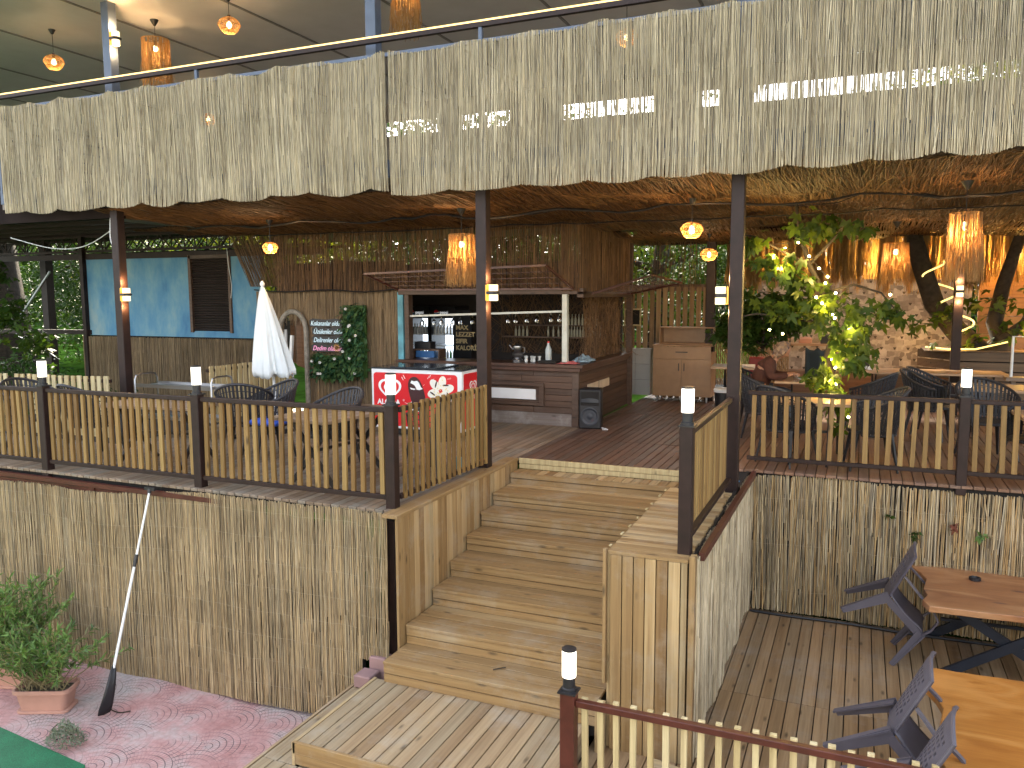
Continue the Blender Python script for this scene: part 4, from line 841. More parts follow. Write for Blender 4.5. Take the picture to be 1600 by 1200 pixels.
# ================================================================== FURNITURE
def wicker_chair():
    t = thing('wicker_chair', 'x', 'chair', (0,0,0), 0, 'black wicker tub chairs around the deck tables')
    MB().prism([(.25*cos(a)*(1 if abs(cos(a))<.8 else .97), .25*sin(a)-.01, .415) for a in [2*pi*k/20 for k in range(20)]], (0,0,.035)).build('seat', K_wick, t, bevel=.006)
    def pt(a, v):     # a: angle from back centre, v 0..1 up the shell
        e = max(0, cos(a*.5))**1.5; top = .66 + .25*e**2.2
        z = .40+(top-.40)*v; fl = 1+.16*v+.1*v*e
        return Vector((.27*sin(a)*fl, .25*cos(a)*fl+.05*v*e, z))
    mb = MB(); A = RAD(122); n = 30
    for k in range(n+1):
        a = -A+2*A*k/n; P = [pt(a, v/4) for v in range(5)]
        for p, q in zip(P, P[1:]): mb.bar(p, q, .027, .006, up=(sin(a), cos(a), 0))
    for v in (.2,.36,.52,.68,.84):
        P = [pt(-A+2*A*k/n, v) for k in range(n+1)]
        mb.tube(P, .006, 4, False)
    mb.build('backrest', K_wick, t)
    MB().tube([pt(-A+2*A*k/n, 1) for k in range(n+1)], .017, 8).tube([pt(-A+2*A*k/n, 0) for k in range(n+1)], .013, 6).tube([pt(A,0),pt(A,.5),pt(A,1)], .014, 6).tube([pt(-A,0),pt(-A,.5),pt(-A,1)], .014, 6).build('rim', K_wick, t, smooth=True)
    for sx in (-1,1):
        for sy in (-1,1): MB().bar((.19*sx,.17*sy,.42),(.25*sx,.24*sy,0),.045,.035, w2=.022, h2=.02).build('leg', K_black, t, bevel=.004)
    return t
WCH = [ # x, y, rz (0: faces -Y), label
 (-9.75,7.1,pi*.5,'black wicker chair half hidden behind the leftmost railing lamp post'),
 (-8.75,7.15,pi*.95,'black wicker chair tucked against the left end of the first deck table'),
 (-7.05,7.95,pi*1.15,'black wicker chair right behind the second railing lamp, partly hidden'),
 (-6.75,8.0,-.5,'black wicker chair with wide curved back between the lamp and the parasol'),
 (-5.45,7.5,-.35,'black wicker chair with oval woven back pushed in at the second deck table'),
 (-4.35,7.9,-pi*.55,'black wicker chair behind the corner post in front of the freezer'),
 (-1.42,12.5,pi*.5,'black wicker chair under the seated woman'),
 (-1.15,11.35,pi*.62,'black wicker chair close in front of the seated woman, turned to the vine'),
 (.12,12.1,-pi*.6,'black wicker chair right of the vine, tilted towards the woman\'s table'),
 (1.0,12.9,pi*.42,'pair-left black wicker chair standing before the black post by the long table'),
 (-.75,9.98,pi*.8,'black wicker chair behind the pickets at the left of the small railing table'),
 (.15,10.05,-pi*.45,'black wicker chair behind the pickets at the right of the small railing table'),
 (1.45,11.2,pi*.1,'black wicker chair at the table in front of the timber planter'),
 (1.75,10.0,-pi*.3,'black wicker chair low behind the right edge of the railing'),
 (.9,12.45,pi*.4,'pair-right black wicker chair standing before the black post by the long table'),
]
ch = wicker_chair()
for i, (x, y, r, lab) in enumerate(WCH):
    o = ch if i == 0 else copy_tree(ch)
    o.location = (x, y, .0); o.rotation_euler = (0,0,r); o.scale = (1.03,)*3; o['label'] = lab
def xtable(label, x, y, rz, L, W, H=.75, topm=None, th=.035, planks=0, name='table', z=0, legm=None, group=None, live=False, cat='table'):
    t = thing(name, label, cat, (x,y,z), rz, group); topm = topm or W_lam; legm = legm or K_black
    mb = MB()
    if live:
        rgl = random.Random(int(abs(x*100))); n = 22
        A = [(-L/2+L*i/n, -W/2+rgl.uniform(-.006,.006), H-th) for i in range(n+1)]; B = [(L/2+rgl.uniform(-.01,.01), -W/2+W*j/8, H-th) for j in range(1,8)]
        C = [(L/2-L*i/n, W/2+rgl.uniform(-.006,.006), H-th) for i in range(n+1)]; 
        wv_ = [.0,.05,.03,-.03,-.06,-.03,.0,-.02,.04,.02]
        D = [(-L/2-wv_[j], W/2-W*j/9, H-th) for j in range(1,9)]
        mb.prism(A+B+C+D, (0,0,th)); mb.build('tabletop', topm, t, bevel=.006, rec=True)
    elif planks:
        w = W/planks
        for k in range(planks): mb.box(-L/2, L/2, -W/2+k*w+.002, -W/2+(k+1)*w-.002, H-th, H)
        mb.build('tabletop', topm, t, bevel=.003)
    else: mb.box(-L/2, L/2, -W/2, W/2, H-th, H).build('tabletop', topm, t, bevel=.004)
    lw = .07 if live else .05
    for s in (-1,1):
        xx = s*(L/2-.22)
        for q in (-1,1):
            if live: MB().bar((-q*L*.36, s*(W/2-.25)+q*.016, H-th-.002),(q*L*.40, s*(W/2-.25)+q*.016, 0), .03, .09, up=(0,0,1)).build('leg', legm, t)
            else: MB().bar((xx+q*.013,-q*W*.36,H-th-.002),(xx+q*.013,q*W*.40,.0),lw,.022, up=(1,0,0)).build('leg', legm, t)
    MB().bar((-L/2+.2,0,H*.5),(L/2-.2,0,H*.5),.03,.03).build('stretcher', legm, t)
    return t
TG = 'cafe tables on the right deck'
xtable('plank-topped cafe table by the left railing under the first two lamps', -7.6, 7.2, .12, 1.3, .8, .74, W_top, planks=6)
xtable('plank-topped cafe table by the left railing near the corner post', -5.2, 7.3, pi/2-.12, 1.25, .8, .74, W_top, planks=6)
xtable('small folding table by the woven bamboo fence, beside the bin', -2.02, 14.5, .1, .72, .75, .75)
xtable('cafe table where the woman sits, laid with plates and a glass', -.72, 12.5, .02, .8, .75, .75)
xtable('long narrow laminate table in front of the stone-pattern wall', 1.05, 14.55, .05, 2.1, .75, .75)
xtable('laminate cafe table in front of the black post and timber planter', 1.85, 12.4, .03, 1.3, .8, .75)
xtable('small laminate table just behind the right deck railing by the vine', -.5, 10.15, .0, .85, .65, .75)
xtable('laminate table low at the right edge behind the railing', 2.1, 10.0, .03, 1.1, .7, .72)
xtable('live-edge wooden slab table with dark stains and a black ashtray', 1.38, 8.98, .04, 1.45, 1.45, .75, W_slab, th=.06, name='slab_table', z=-1.65, legm=K_navy, live=True)
xtable('orange pine slab table in the lower right corner of the lower deck', 1.35, 6.1, .02, 1.55, 1.5, .75, W_slab2, th=.06, name='slab_table', z=-1.65, legm=K_navy, live=True)
at_ = thing('ashtray', 'small round black ashtray on the live-edge slab table', 'ashtray', (1.16,9.17,-.9))
MB().lathe([(.05,0),(.055,.005),(.055,.03),(.045,.032),(.04,.012),(.0,.012)], 24).build('bowl', K_black, at_, smooth=True)
gls = thing('glass_ashtray', 'clear glass ashtray at the right edge of the orange slab table', 'ashtray', (1.36,6.72,-.9))
def m_glass(name, col=(1,1,1), rough=.02):
    m, nt, b, N, L = M_new(name); b.inputs['Base Color'].default_value = (*col,1); b.inputs['Transmission Weight'].default_value = 1; b.inputs['Roughness'].default_value = rough; b.inputs['IOR'].default_value = 1.45; return m
GLASS = m_glass('clear_glass')
MB().lathe([(.045,0),(.055,.035),(.045,.035),(.038,.012),(.0,.012)], 16).build('bowl', GLASS, gls)
# taupe plastic chair with perforated back (built upright, facing +X; origin under the seat)
def plastic_chair():
    t = thing('plastic_chair', 'x', 'chair', (0,0,0), 0, 'taupe plastic chairs tipped against the slab tables')
    H = .86
    def bp(u, v):  # u -1..1 across, v 0..1 up the back
        w = .20+.035*v - .02*abs(v-.5)*0; z = .40+v*(H-.40); x = -.19-.17*v-.03*(1-u*u)*0 - .045*(1-abs(u)**2)
        return Vector((x, u*w, z + (.015*(1-u*u) if v > .95 else 0)))
    mb = MB(); nu, nv = 21, 33; vs = {}; 
    for i in range(nu+1):
        for j in range(nv+1): vs[i,j] = len(mb.v); mb.v.append(tuple(bp(-1+2*i/nu, j/nv)))
    for i in range(nu):
        for j in range(nv):
            hole = 3 <= i <= nu-4 and 5 <= j <= nv-5 and ((j-5) % 3 >= 1) and ((i-3) % 2 == (0 if (j//3) % 2 else 1))
            if not hole: mb.f.append((vs[i,j],vs[i+1,j],vs[i+1,j+1],vs[i,j+1])); mb.m.append(0)
    o = mb.build('backrest', K_chair, t); md = o.modifiers.new('s', 'SOLIDIFY'); md.thickness = .012; md.offset = 0
    mb = MB(); mb.tube([bp(-1,0),bp(-1,.5),bp(-1,1),bp(-.6,1.01),bp(0,1.015),bp(.6,1.01),bp(1,1),bp(1,.5),bp(1,0)], .013, 6); mb.tube([bp(-.72,.12)+Vector((.008,0,0)),bp(-.72,.88)+Vector((.008,0,0)),bp(.72,.88)+Vector((.008,0,0)),bp(.72,.12)+Vector((.008,0,0)),bp(-.72,.12)+Vector((.008,0,0))], .005, 4)
    mb.build('back_rim', K_chair, t, smooth=True)
    P = [[Vector((-.21+.44*i/8, (-.22+.44*j/8)*(1+.06*i/8), .42 + .012*((j-4)/4)**2 - .02*sin(pi*i/8) + (-.02 if i == 8 else 0))) for j in range(9)] for i in range(9)]
    o = MB().grid(P).build('seat', K_chair, t, smooth=True); md = o.modifiers.new('s', 'SOLIDIFY'); md.thickness = .014
    MB().box(-.2,.225,-.235,-.222,.355,.42).box(-.2,.225,.222,.235,.355,.42).box(.222,.234,-.23,.23,.36,.41).box(-.212,-.2,-.22,.22,.36,.41).build('apron', K_chair, t)
    for sy in (-1,1):
        MB().bar((.215,sy*.235,.41),(.29,sy*.265,0),.012,.085,up=(1,0,0),w2=.012,h2=.045).bar((.245,sy*.222,.41),(.31,sy*.252,0),.075,.012,up=(1,0,0),w2=.04).build('leg', K_chair, t)
        MB().bar((-.2,sy*.225,.42),(-.35,sy*.275,0),.10,.012,up=(0,1,0),w2=.05,h2=.012).bar((-.235,sy*.205,.42),(-.372,sy*.255,0),.014,.075,up=(0,1,0),h2=.045).build('leg', K_chair, t)
        q = [(-.27,sy*.23,.66),(-.1,sy*.275,.655),(.1,sy*.28,.645),(.2,sy*.27,.61),(.235,sy*.25,.5),(.225,sy*.24,.41)]
        mb = MB()
        for a, b in zip(q, q[1:]): mb.bar(a, b, .045, .016, up=(0,0,1) if a[2]-b[2] < .05 else (1,0,0))
        mb.build('armrest', K_chair, t)
    return t
pc = plastic_chair()
def place(o, loc, tilt, rz, lab):
    o.matrix_world = Matrix.Translation(loc) @ Matrix.Rotation(rz, 4, 'Z') @ Matrix.Rotation(tilt, 4, 'Y') @ Matrix.Scale(1.04, 4) @ Matrix.Translation((-.3,0,0)); o['label'] = lab
place(pc, (.42,8.78,-1.65), RAD(46), -.05, 'taupe plastic chair tipped forward on the left side of the live-edge slab table')
PCH = [((.38,6.02,-1.65), RAD(46), -.1, 'taupe plastic chair tipped against the upper left of the orange slab table'),
       ((.44,5.22,-1.65), RAD(46), -.12, 'nearest taupe plastic chair tipped against the orange slab table, at the bottom edge'),
       ((2.28,9.0,-1.65), RAD(50), pi, 'taupe plastic chair tipped against the right side of the live-edge slab table'),
       ((2.25,8.4,-1.65), RAD(50), pi+.1, 'taupe plastic chair low at the right edge between the two slab tables')]
for l, ti, rz, lab in PCH: place(copy_tree(pc), l, ti, rz, lab)
# ------------------------------------------------------------------ parasol
ps = thing('closed_parasol', 'closed white parasol with ruffled hem standing on the left deck', 'parasol', (-7.86,9.5,0))
mb = MB(); n = 96; lv = 16; P = []
for j in range(lv+1):
    v = j/lv; row = []
    for k in range(n+1):
        a = 2*pi*k/n; R0 = .02+.30*v**.8*(1.05 if v < .95 else .97)
        fold = 1 - (.05+.24*v**1.2)*(.5+.5*math.cos(8*a+.6*sin(a*3)+v*.8)) + .05*v*sin(21*a+v*2); R_ = R0*max(.25, fold)
        z = 2.12-1.29*v + (.03*sin(5*a)+.02*sin(11*a))*v**6
        row.append(Vector((R_*cos(a)*1.05 - .17*(1-v), R_*sin(a)*.8, z)))
    P.append(row)
o = MB().grid(P).build('canopy', plain('white_canvas', (.62,.66,.68), .8, 0, .06, 3, .2), ps, smooth=True); o.modifiers.new('s','SOLIDIFY').thickness = .004
MB().tube([(0,0,0),(-.02,0,.8),(-.172,0,2.2)], .022, 10).lathe([(.03,2.14),(.035,2.17),(.012,2.21)], 10, (-.168,0,0)).build('pole', K_white, ps, smooth=True)
MB().lathe([(.24,0),(.25,.02),(.22,.06),(.06,.08),(.04,.2)], 20).build('base', K_black, ps)
# ------------------------------------------------------------------ trolley
tr = thing('steel_trolley', 'chrome serving trolley with hooped handles behind the left table', 'trolley', (-8.72,8.6,0))
for sx in (-1,1):
    x = sx*.70; MB().tube([(x,-.2,.05),(x,-.2,.82),(x,-.17,.88),(x,-.1,.90),(x,.1,.90),(x,.17,.88),(x,.2,.82),(x,.2,.05)], .013, 8).build('hoop_frame', K_steel, tr, smooth=True)
for z in (.3,.74): MB().box(-.68,.68,-.19,.19,z-.01,z+.0).box(-.68,.68,-.2,-.19,z-.02,z+.03).box(-.68,.68,.19,.2,z-.02,z+.03).build('shelf', K_steel, tr)
mb = MB()
for sx in (-1,1):
    for sy in (-1,1): mb.lathe([(.0,-.035),(.03,-.02),(.035,0),(.03,.02),(0,.035)], 12, (sx*.70,sy*.2,.036))
mb.build('castors', K_black, tr)
# ------------------------------------------------------------------ freezer
fz = thing('ice_cream_freezer', 'red and white chest freezer with ice cream pictures and a dark sliding lid', 'freezer', (-5.73,9.9,0))
RED = plain('freezer_red', (.62,.012,.02), .35, 0, .03); CHOC = plain('chocolate_print', (.045,.012,.014), .4, 0, .1); CREAM = plain('cream_print', (.78,.76,.68), .4, 0, .04); WPR = plain('white_print', (.82,.82,.82), .4, 0, .02)
YEL = plain('nut_print', (.75,.6,.25), .5)
W2 = .73
MB().box(-W2,W2,0,.68,.1,.95).build('body', K_white, fz, bevel=.012)
MB().box(-W2-.005,W2+.005,-.005,.685,.951,.97).box(-.4,.35,-.02,.66,.971,.99).build('lid', plain('smoked_lid', (.03,.04,.05), .15), fz, bevel=.004)
MB().box(-W2+.06,W2-.06,.05,.64,.02,.1).build('plinth', K_black, fz)
def flat(mb, pts, y0, th=.0018): return mb.prism([(x, y0, z) for x, z in pts], (0,-th,0))
def rrect(x0,x1,z0,z1,r,n=5):
    o = []
    for cx, cz, a0 in ((x1-r,z1-r,0),(x0+r,z1-r,90),(x0+r,z0+r,180),(x1-r,z0+r,270)):
        for k in range(n+1): a = RAD(a0+90*k/n); o.append((cx+r*cos(a), cz+r*sin(a)))
    return o
flat(MB(), rrect(-.69,.66,.14,.90,.05), -.001).build('red_panel', RED, fz, rec=True)
MB().prism([(W2+.001,y,z) for y, z in rrect(.05,.63,.14,.91,.03)], (.0018,0,0)).build('side_red_panel', RED, fz, rec=True)
def heart(mb, cx, cz, s, y0, th=.13, side=False, d=.0016):
    def hp(t, k): x = 16*sin(t)**3; z = 13*cos(t)-5*cos(2*t)-2*cos(3*t)-cos(4*t); return (x*s*k/16, z*s*k/16*.95)
    n = 48
    for k in (1.0, .52):
        kk = k-th*(1.6 if k == 1 else 1.2); o = [hp(2*pi*i/n, k) for i in range(n)]; q = [hp(2*pi*i/n, kk) for i in range(n)]
        for i in range(n):
            j = (i+1) % n
            if k == 1.0 and abs(i-n/2) < .5: pass
            pts = [o[i], o[j], q[j], q[i]]
            if side: mb.prism([(y0, cx+a, cz+b) for a, b in pts], (d,0,0))
            else: flat(mb, [(cx+a, cz+b) for a, b in pts], y0, d)
    return mb
heart(MB(), -.42, .67, .19, -.0035).build('heart_logo', WPR, fz, rec=True)
heart(MB(), .34, .72, .11, W2+.0035, side=True).build('heart_logo', WPR, fz, rec=True)
text_mesh('ALGIDA', .105, WPR, 'brand_lettering', fz, (-.63,-.0035,.445), RXF, .001, bold=.003)
text_mesh('\u00ae', .04, WPR, 'brand_lettering', fz, (-.21,-.0035,.50), RXF, .001)
text_mesh('ALGIDA', .075, WPR, 'brand_lettering', fz, (W2+.0035,.20,.54), RXR, .001)
# chocolate bar
import itertools
def ell(cx, cz, a, b, rot, n=28, p=2.4):
    o = []
    for k in range(n):
        t = 2*pi*k/n; x = a*abs(cos(t))**(2/p)*(1 if cos(t) > 0 else -1); z = b*abs(sin(t))**(2/p)*(1 if sin(t) > 0 else -1)
        o.append((cx+x*cos(rot)-z*sin(rot), cz+x*sin(rot)+z*cos(rot)))
    return o
flat(MB(), ell(.02,.62,.12,.24,.28), -.004, .002).build('chocolate_bar', CHOC, fz, rec=True)
flat(flat(MB(), [(-.06,.80),(-.02,.79),(.03,.80),(.06,.77),(.09,.71),(.12,.69),(.07,.67),(.02,.675),(.01,.70),(-.01,.73),(-.03,.745),(-.08,.765)], -.0065, .001), [(-.09,.70),(-.07,.675),(-.02,.67),(.01,.685),(-.03,.69)], -.0065, .001).build('bite_mark', WPR, fz, rec=True)
mb = MB(); flat(mb, [(-.19,.49),(-.11,.46),(-.04,.53),(.0,.42),(.06,.36),(-.13,.36),(-.07,.41),(-.18,.40),(-.09,.44)], -.0033, .0012); mb.build('milk_splash', WPR, fz, rec=True)
mb = MB(); 
for k in range(6): flat(mb, ell(.40+.12*cos(k*1.05+.3), .67+.12*sin(k*1.05+.3), .095, .06, k*1.05+.3, 16, 2), -.004-.0004*k, .001)
mb.build('flower_cone', CREAM, fz, rec=True)
mb = MB()
for k in range(5): flat(mb, ell(.40+.13*cos(k*1.25+.9), .66+.12*sin(k*1.25+.9), .05, .012, k*1.3, 10, 2), -.0075, .001)
mb.build('sauce', CHOC, fz, rec=True)
mb = MB(); rgz = random.Random(3)
for k in range(26): flat(mb, ell(.40+rgz.gauss(0,.06), .67+rgz.gauss(0,.06), .012, .008, rgz.random()*3, 6, 2), -.0095, .0008)
mb.build('nuts', YEL, fz, rec=True)
mb = MB(); flat(mb, [(.28,.56),(.52,.56),(.40,.3)], -.0035, .001); mb.build('wafer_cone', YEL, fz, rec=True)
mb = MB()
for (x,z,a,l) in ((-.17,.82,2.1,.06),(-.20,.80,2.1,.05),(.19,.83,1.0,.06),(.22,.85,1.0,.05),(.27,.82,.7,.04),(.12,.73,.8,.03),(.5,.84,.1,.06),(.54,.86,.5,.04),(.45,.8,2.2,.03)):
    flat(mb, [(x,z),(x+.009,z+.004),(x+l*cos(a)+.006,z+l*sin(a)+.004),(x+l*cos(a),z+l*sin(a))], -.0035, .001)
mb.build('print_sparks', WPR, fz, rec=True)
# ------------------------------------------------------------------ sign and green wall panel
sg = thing('lettered_sign', 'black cut-out sign with four lines of script lettering on the reed wall', 'sign', (-8.4,11.5,1.3))
NEON = emis('blue_white_lettering', (.5,.66,.74), .1); PINKL = emis('pink_lettering', (.75,.3,.5), .1)
LNS = [('K\u0131skananlar oldu', NEON, -.30, .215), ('\u00dcz\u00fclenler oldu', NEON, -.25, .075), ('Delirenler oldu', NEON, -.25, -.07), ('Dedim olabilir', PINKL, -.27, -.21)]
for tx, m, x, z in LNS:
    o = text_mesh(tx, .118, m, 'lettering', sg, (x,-.012,z-.03), RXF, .003, shear=.35, bold=-.0005)
    w = max(v.co.x for v in o.data.vertices) - x
    s_ = .60/w if w > .60 else 1
    for v in o.data.vertices: v.co.x = x + (v.co.x-x)*s_
    MB().prism([(x-.02+a*.66, -.008, z-.06+b*.145+.02*((k%2)*.3)) for k, (a, b) in enumerate(((0,.1),(.15,0),(.6,.05),(1,.0),(1.02,.85),(.8,1),(.5,.9),(.1,1),(-.02,.8)))], (0,.01,0)).build('backing_board', K_black, sg, rec=True)
gp = thing('green_wall_panel', 'L-shaped panel of artificial leaves with white flowers beside the sign', 'green wall', (-8,11.5,1.1))
MB().box(-8.04,-7.58,11.49,11.52,.62,1.83).box(-8.66,-8.045,11.49,11.52,.60,.98).build('backing_board', L_dark, gp, world=True)
rgv = np.random.default_rng(9); n = 620
C = np.concatenate([np.stack([rgv.uniform(-8.05,-7.57,n), rgv.uniform(11.42,11.49,n), rgv.uniform(.6,1.84,n)],1), np.stack([rgv.uniform(-8.67,-8.0,400), rgv.uniform(11.42,11.49,400), rgv.uniform(.58,.99,400)],1)])
leaves('foliage', C, .12, leafmat('artificial_leaf', [(.015,.05,.03),(.03,.09,.04),(.05,.13,.05),(.10,.17,.06),(.012,.04,.03)], .1), gp, LEAF_S, seed=5, out=np.array([0,-.25,-.3])[None].repeat(len(C),0)+rgv.normal(0,.35,(len(C),3)))
mb = MB()
for x, z in ((-7.9,1.77),(-7.83,1.5),(-7.85,1.48),(-7.72,1.33),(-7.84,1.25),(-7.98,1.06),(-7.85,.95),(-8.15,.93),(-8.45,.86),(-8.5,.67),(-8.45,.67),(-7.75,.7),(-8.62,.88)):
    for k in range(5): a = k*1.257; mb.lathe([(.0,-.008),(.014,-.004),(.016,.004),(0,.008)], 6, (x+.016*cos(a),11.38,z+.016*sin(a)))
mb.build('white_flowers', WPR, gp, world=True)
sf_ = thing('sunflower', 'small artificial sunflower stuck at the inner corner of the green panel', 'flower', (-8.1,11.38,1.12))
mb = MB()
for k in range(14): a = k*2*pi/14; mb.add([(.03*cos(a-.15),0,.03*sin(a-.15)),(.085*cos(a),-.01,.085*sin(a)),(.03*cos(a+.15),0,.03*sin(a+.15))], [(0,1,2)])
mb.build('petals', plain('sunflower_yellow', (.75,.38,.02), .5), sf_); MB().lathe([(.0,-.01),(.033,-.004),(.036,.004),(.0,.01)], 14).build('seed_head', plain('seed_brown', (.12,.05,.01), .8), sf_).rotation_euler = (pi/2,0,0)
# ------------------------------------------------------------------ bar contents
HDR = emis('glow_header', (.75,.78,.8), .12)  # emission added so the fridge lettering shows in the dark bar
def fridge(label, x0, x1, y0, seed, header=True):
    t = thing('drinks_fridge', label, 'fridge', ((x0+x1)/2,y0,0)); w = (x1-x0)/2; rgq = random.Random(seed)
    mb = MB(); mb.box(-w,-w+.03,0,.6,.0,1.78); mb.box(w-.03,w,0,.6,.0,1.78); mb.box(-w+.03,w-.03,.57,.6,0,1.78); mb.box(-w+.03,w-.03,0,.57,0,.5); mb.box(-w+.03,w-.03,0,.57,1.56,1.78); mb.build('cabinet', K_black, t)
    MB().box(-w+.032,w-.032,.555,.568,.5,1.56).build('lit_interior', emis('fridge_light', (.80,.9,1), .55), t)
    for z in (.5,.78,1.04,1.25): MB().box(-w+.033,w-.033,.04,.55,z,z+.012).build('shelf', K_white, t)
    cols = [(.05,.3,.06),(.5,.45,.03),(.04,.12,.3),(.4,.08,.02),(.3,.3,.3),(.05,.25,.05)]
    for zz in (.512,.792,1.262):
        mb = [MB() for _ in cols]
        for k in range(7):
            c = rgq.randrange(len(cols)) if zz < 1 else 4; x = -w+.065+k*(2*w-.13)/6
            for yy in (.08,.2): mb[c].lathe([(.024,0),(.026,.01),(.026,.12),(.01,.16),(.01,.2),(.0,.2)], 8, (x,yy,zz))
        for c, q in enumerate(mb):
            if q.v: q.build('bottles', PB[c], t, smooth=True)
    if header: pass
    return t
PB = [plain('bottle_%s' % n, c, .15, 0, .1) for n, c in (('green',(.05,.3,.06)),('lime',(.55,.5,.03)),('blue',(.04,.12,.3)),('orange',(.5,.1,.02)),('clear',(.4,.42,.42)),('olive',(.1,.22,.05)))]
f1 = fridge('lit drinks fridge at the left inside the bar hatch', -7.95, -7.47, 13.45, 1); f2 = fridge('lit drinks fridge next to the black slogan panel', -7.45, -6.93, 13.45, 2)
for fr_, w in ((f1,.24),(f2,.26)):
    MB().lathe([(.0,-.004),(.045,-.004),(.045,.004),(.0,.004)], 20).build('logo_disc', K_white, fr_).matrix_local = Matrix.Translation((-.12,-.006,1.67)) @ Matrix.Rotation(pi/2,4,'X')
    flat(MB(), [(-.12+.045*cos(a), 1.675+.045*sin(a)) for a in [pi*k/12 for k in range(13)]]+[(-.13,1.668)], -.0115, .001).build('logo_red', RED, fr_, rec=True)
    flat(MB(), [(-.12-.045*cos(a), 1.663-.045*sin(a)) for a in [pi*k/12 for k in range(13)]], -.0115, .001).build('logo_blue', PB[2], fr_, rec=True)
    text_mesh('pepsi', .085, HDR, 'header_lettering', fr_, (-.05,-.004,1.645), RXF, .001)
sp_ = thing('slogan_panel', 'tall black panel with gold block lettering inside the bar', 'sign panel', (-6.75,13.4,0))
MB().box(-.17,.17,0,.05,.0,1.72).build('panel', K_black, sp_); GL = plain('gold_lettering', (.5,.4,.22), .5)
for i, tx in enumerate(('MAX','LEZZET','SIFIR','KALOR\u0130')): text_mesh(tx, .115, GL, 'lettering', sp_, (-.13,-.003,1.36-i*.125), RXF, .002, bold=.004)
# hanging glasses and bottles
ORD = 'first second third fourth fifth sixth seventh eighth ninth tenth eleventh twelfth thirteenth fourteenth fifteenth sixteenth seventeenth eighteenth nineteenth twentieth'.split()
def wine_glass():
    mb = MB(); mb.lathe([(.034,0),(.034,-.003),(.005,-.012),(.004,-.07),(.022,-.085),(.037,-.115),(.034,-.165),(.031,-.165),(.034,-.115),(.02,-.088)], 14); return mb
wg = wine_glass().build('wine_glass', GLASS, smooth=True)
GX = [-6.65,-6.45,-6.3,-6.1,-5.95,-5.75,-5.55,-5.12,-4.98,-4.8,-4.62,-4.4,-4.25]
for i, x in enumerate(GX):
    o = wg if i == 0 else wg.copy()
    if i: COL.objects.link(o)
    o.location = (x, 11.75+.03*(i%2), 1.66+.09*(x+6.8)/2.7); tag(o, 'upside-down stemmed glass over the bar, %s from the left on the pale rack' % ORD[i], 'glass', 'stemmed glasses hanging over the bar')
def bottle_mesh(h=.2, r=.022): return MB().lathe([(r,0),(r*1.05,.008),(r*1.05,h*.55),(r*.4,h*.75),(r*.4,h),(0,h)], 10)
bt = bottle_mesh().build('sauce_bottle', plain('pale_bottle', (.3,.28,.2), .3), smooth=True); k = 0
for z, y, xs2 in ((1.226,14.04,[-5.95,-5.88,-5.8,-5.72,-5.3,-5.2,-5.1]+[-4.9+.055*j for j in range(12)]), (1.441,14.04,[-4.9+.065*j for j in range(9)])):
    for x in xs2:
        o = bt if k == 0 else bt.copy()
        if k: COL.objects.link(o)
        o.location = (x, y, z); k += 1; tag(o, 'small pale bottle, %s from the left on the %s back shelf of the bar' % (ORD[xs2.index(x)], 'lower' if z < 1.3 else 'upper'), 'bottle', 'bottles on the back shelves of the bar')
tp = thing('teapot', 'double-stacked chrome teapot on the bar counter', 'teapot', (-4.95,11.75,.95))
MB().lathe([(.08,0),(.085,.03),(.055,.06),(.08,.09),(.085,.13),(.06,.16)], 20).lathe([(.045,.162),(.07,.2),(.065,.245),(.03,.265),(.01,.285),(.0,.285)], 20).build('body', K_steel, tp, smooth=True)
MB().tube([(-.07,0,.19),(-.11,0,.22),(-.14,0,.26)], [.016,.011,.008], 8).tube([(.07,0,.23),(.12,0,.22),(.12,0,.15),(.07,0,.12)], .008, 6).build('spout', K_steel, tp, smooth=True)
wb = thing('water_bottle', 'large clear plastic water bottle with red cap on the bar counter', 'bottle', (-4.45,11.8,.95))
MB().lathe([(.045,0),(.05,.01),(.05,.2),(.02,.27),(.016,.3)], 16).build('body', plain('clear_pet', (.45,.5,.52), .1), wb, smooth=True); MB().lathe([(.018,.3),(.018,.325),(0,.325)], 12).build('cap', RED, wb)
tg = MB().lathe([(.022,0),(.028,.02),(.018,.045),(.03,.09),(.027,.09),(.015,.045)], 12).build('tea_glass', plain('stacked_glass', (.5,.52,.52), .15), smooth=True)
for k, (x, y) in enumerate(((-4.78,11.7),(-4.72,11.78),(-4.66,11.72),(-4.83,11.8),(-4.6,11.8))):
    o = tg if k == 0 else tg.copy()
    if k: COL.objects.link(o)
    o.location = (x,y,.951); tag(o, 'small tea glass beside the teapot on the bar, %s' % ('front left of its cluster','back middle of its cluster','front middle of its cluster','leftmost of its cluster','rightmost of its cluster')[k], 'glass', 'tea glasses on the bar counter')
def cloth(name, label, x, y, z, w, d, h, mat, seed):
    rgk = np.random.default_rng(seed); n = 14; P = []
    for i in range(n+1):
        row = []
        for j in range(n+1):
            u, v = i/n*2-1, j/n*2-1; e = max(0, 1-u*u*.9)*max(0, 1-v*v*.9)
            row.append((u*w/2*(1+.1*sin(v*4)), v*d/2*(1+.12*sin(u*5)), .004+h*e*(.6+.4*sin(u*5+v*4+seed)*cos(v*6-u*2))))
        P.append(row)
    o = MB().grid(P).build(name, mat, smooth=True); o.location = (x,y,z); o.modifiers.new('s','SOLIDIFY').thickness = .003; return tag(o, label, 'cloth')
cloth('folded_cloth', 'crumpled blue-grey cloth at the corner of the bar counter', -3.98, 12.1, .952, .32, .5, .12, plain('grey_blue_cloth', (.25,.35,.42), .9, 0, .5, 30), 2)
cloth('folded_cloth', 'folded red and white cloth at the front corner of the bar counter', -4.05, 11.6, .952, .3, .2, .05, plain('red_check_cloth', (.5,.12,.12), .9, 0, .5, 40), 5)
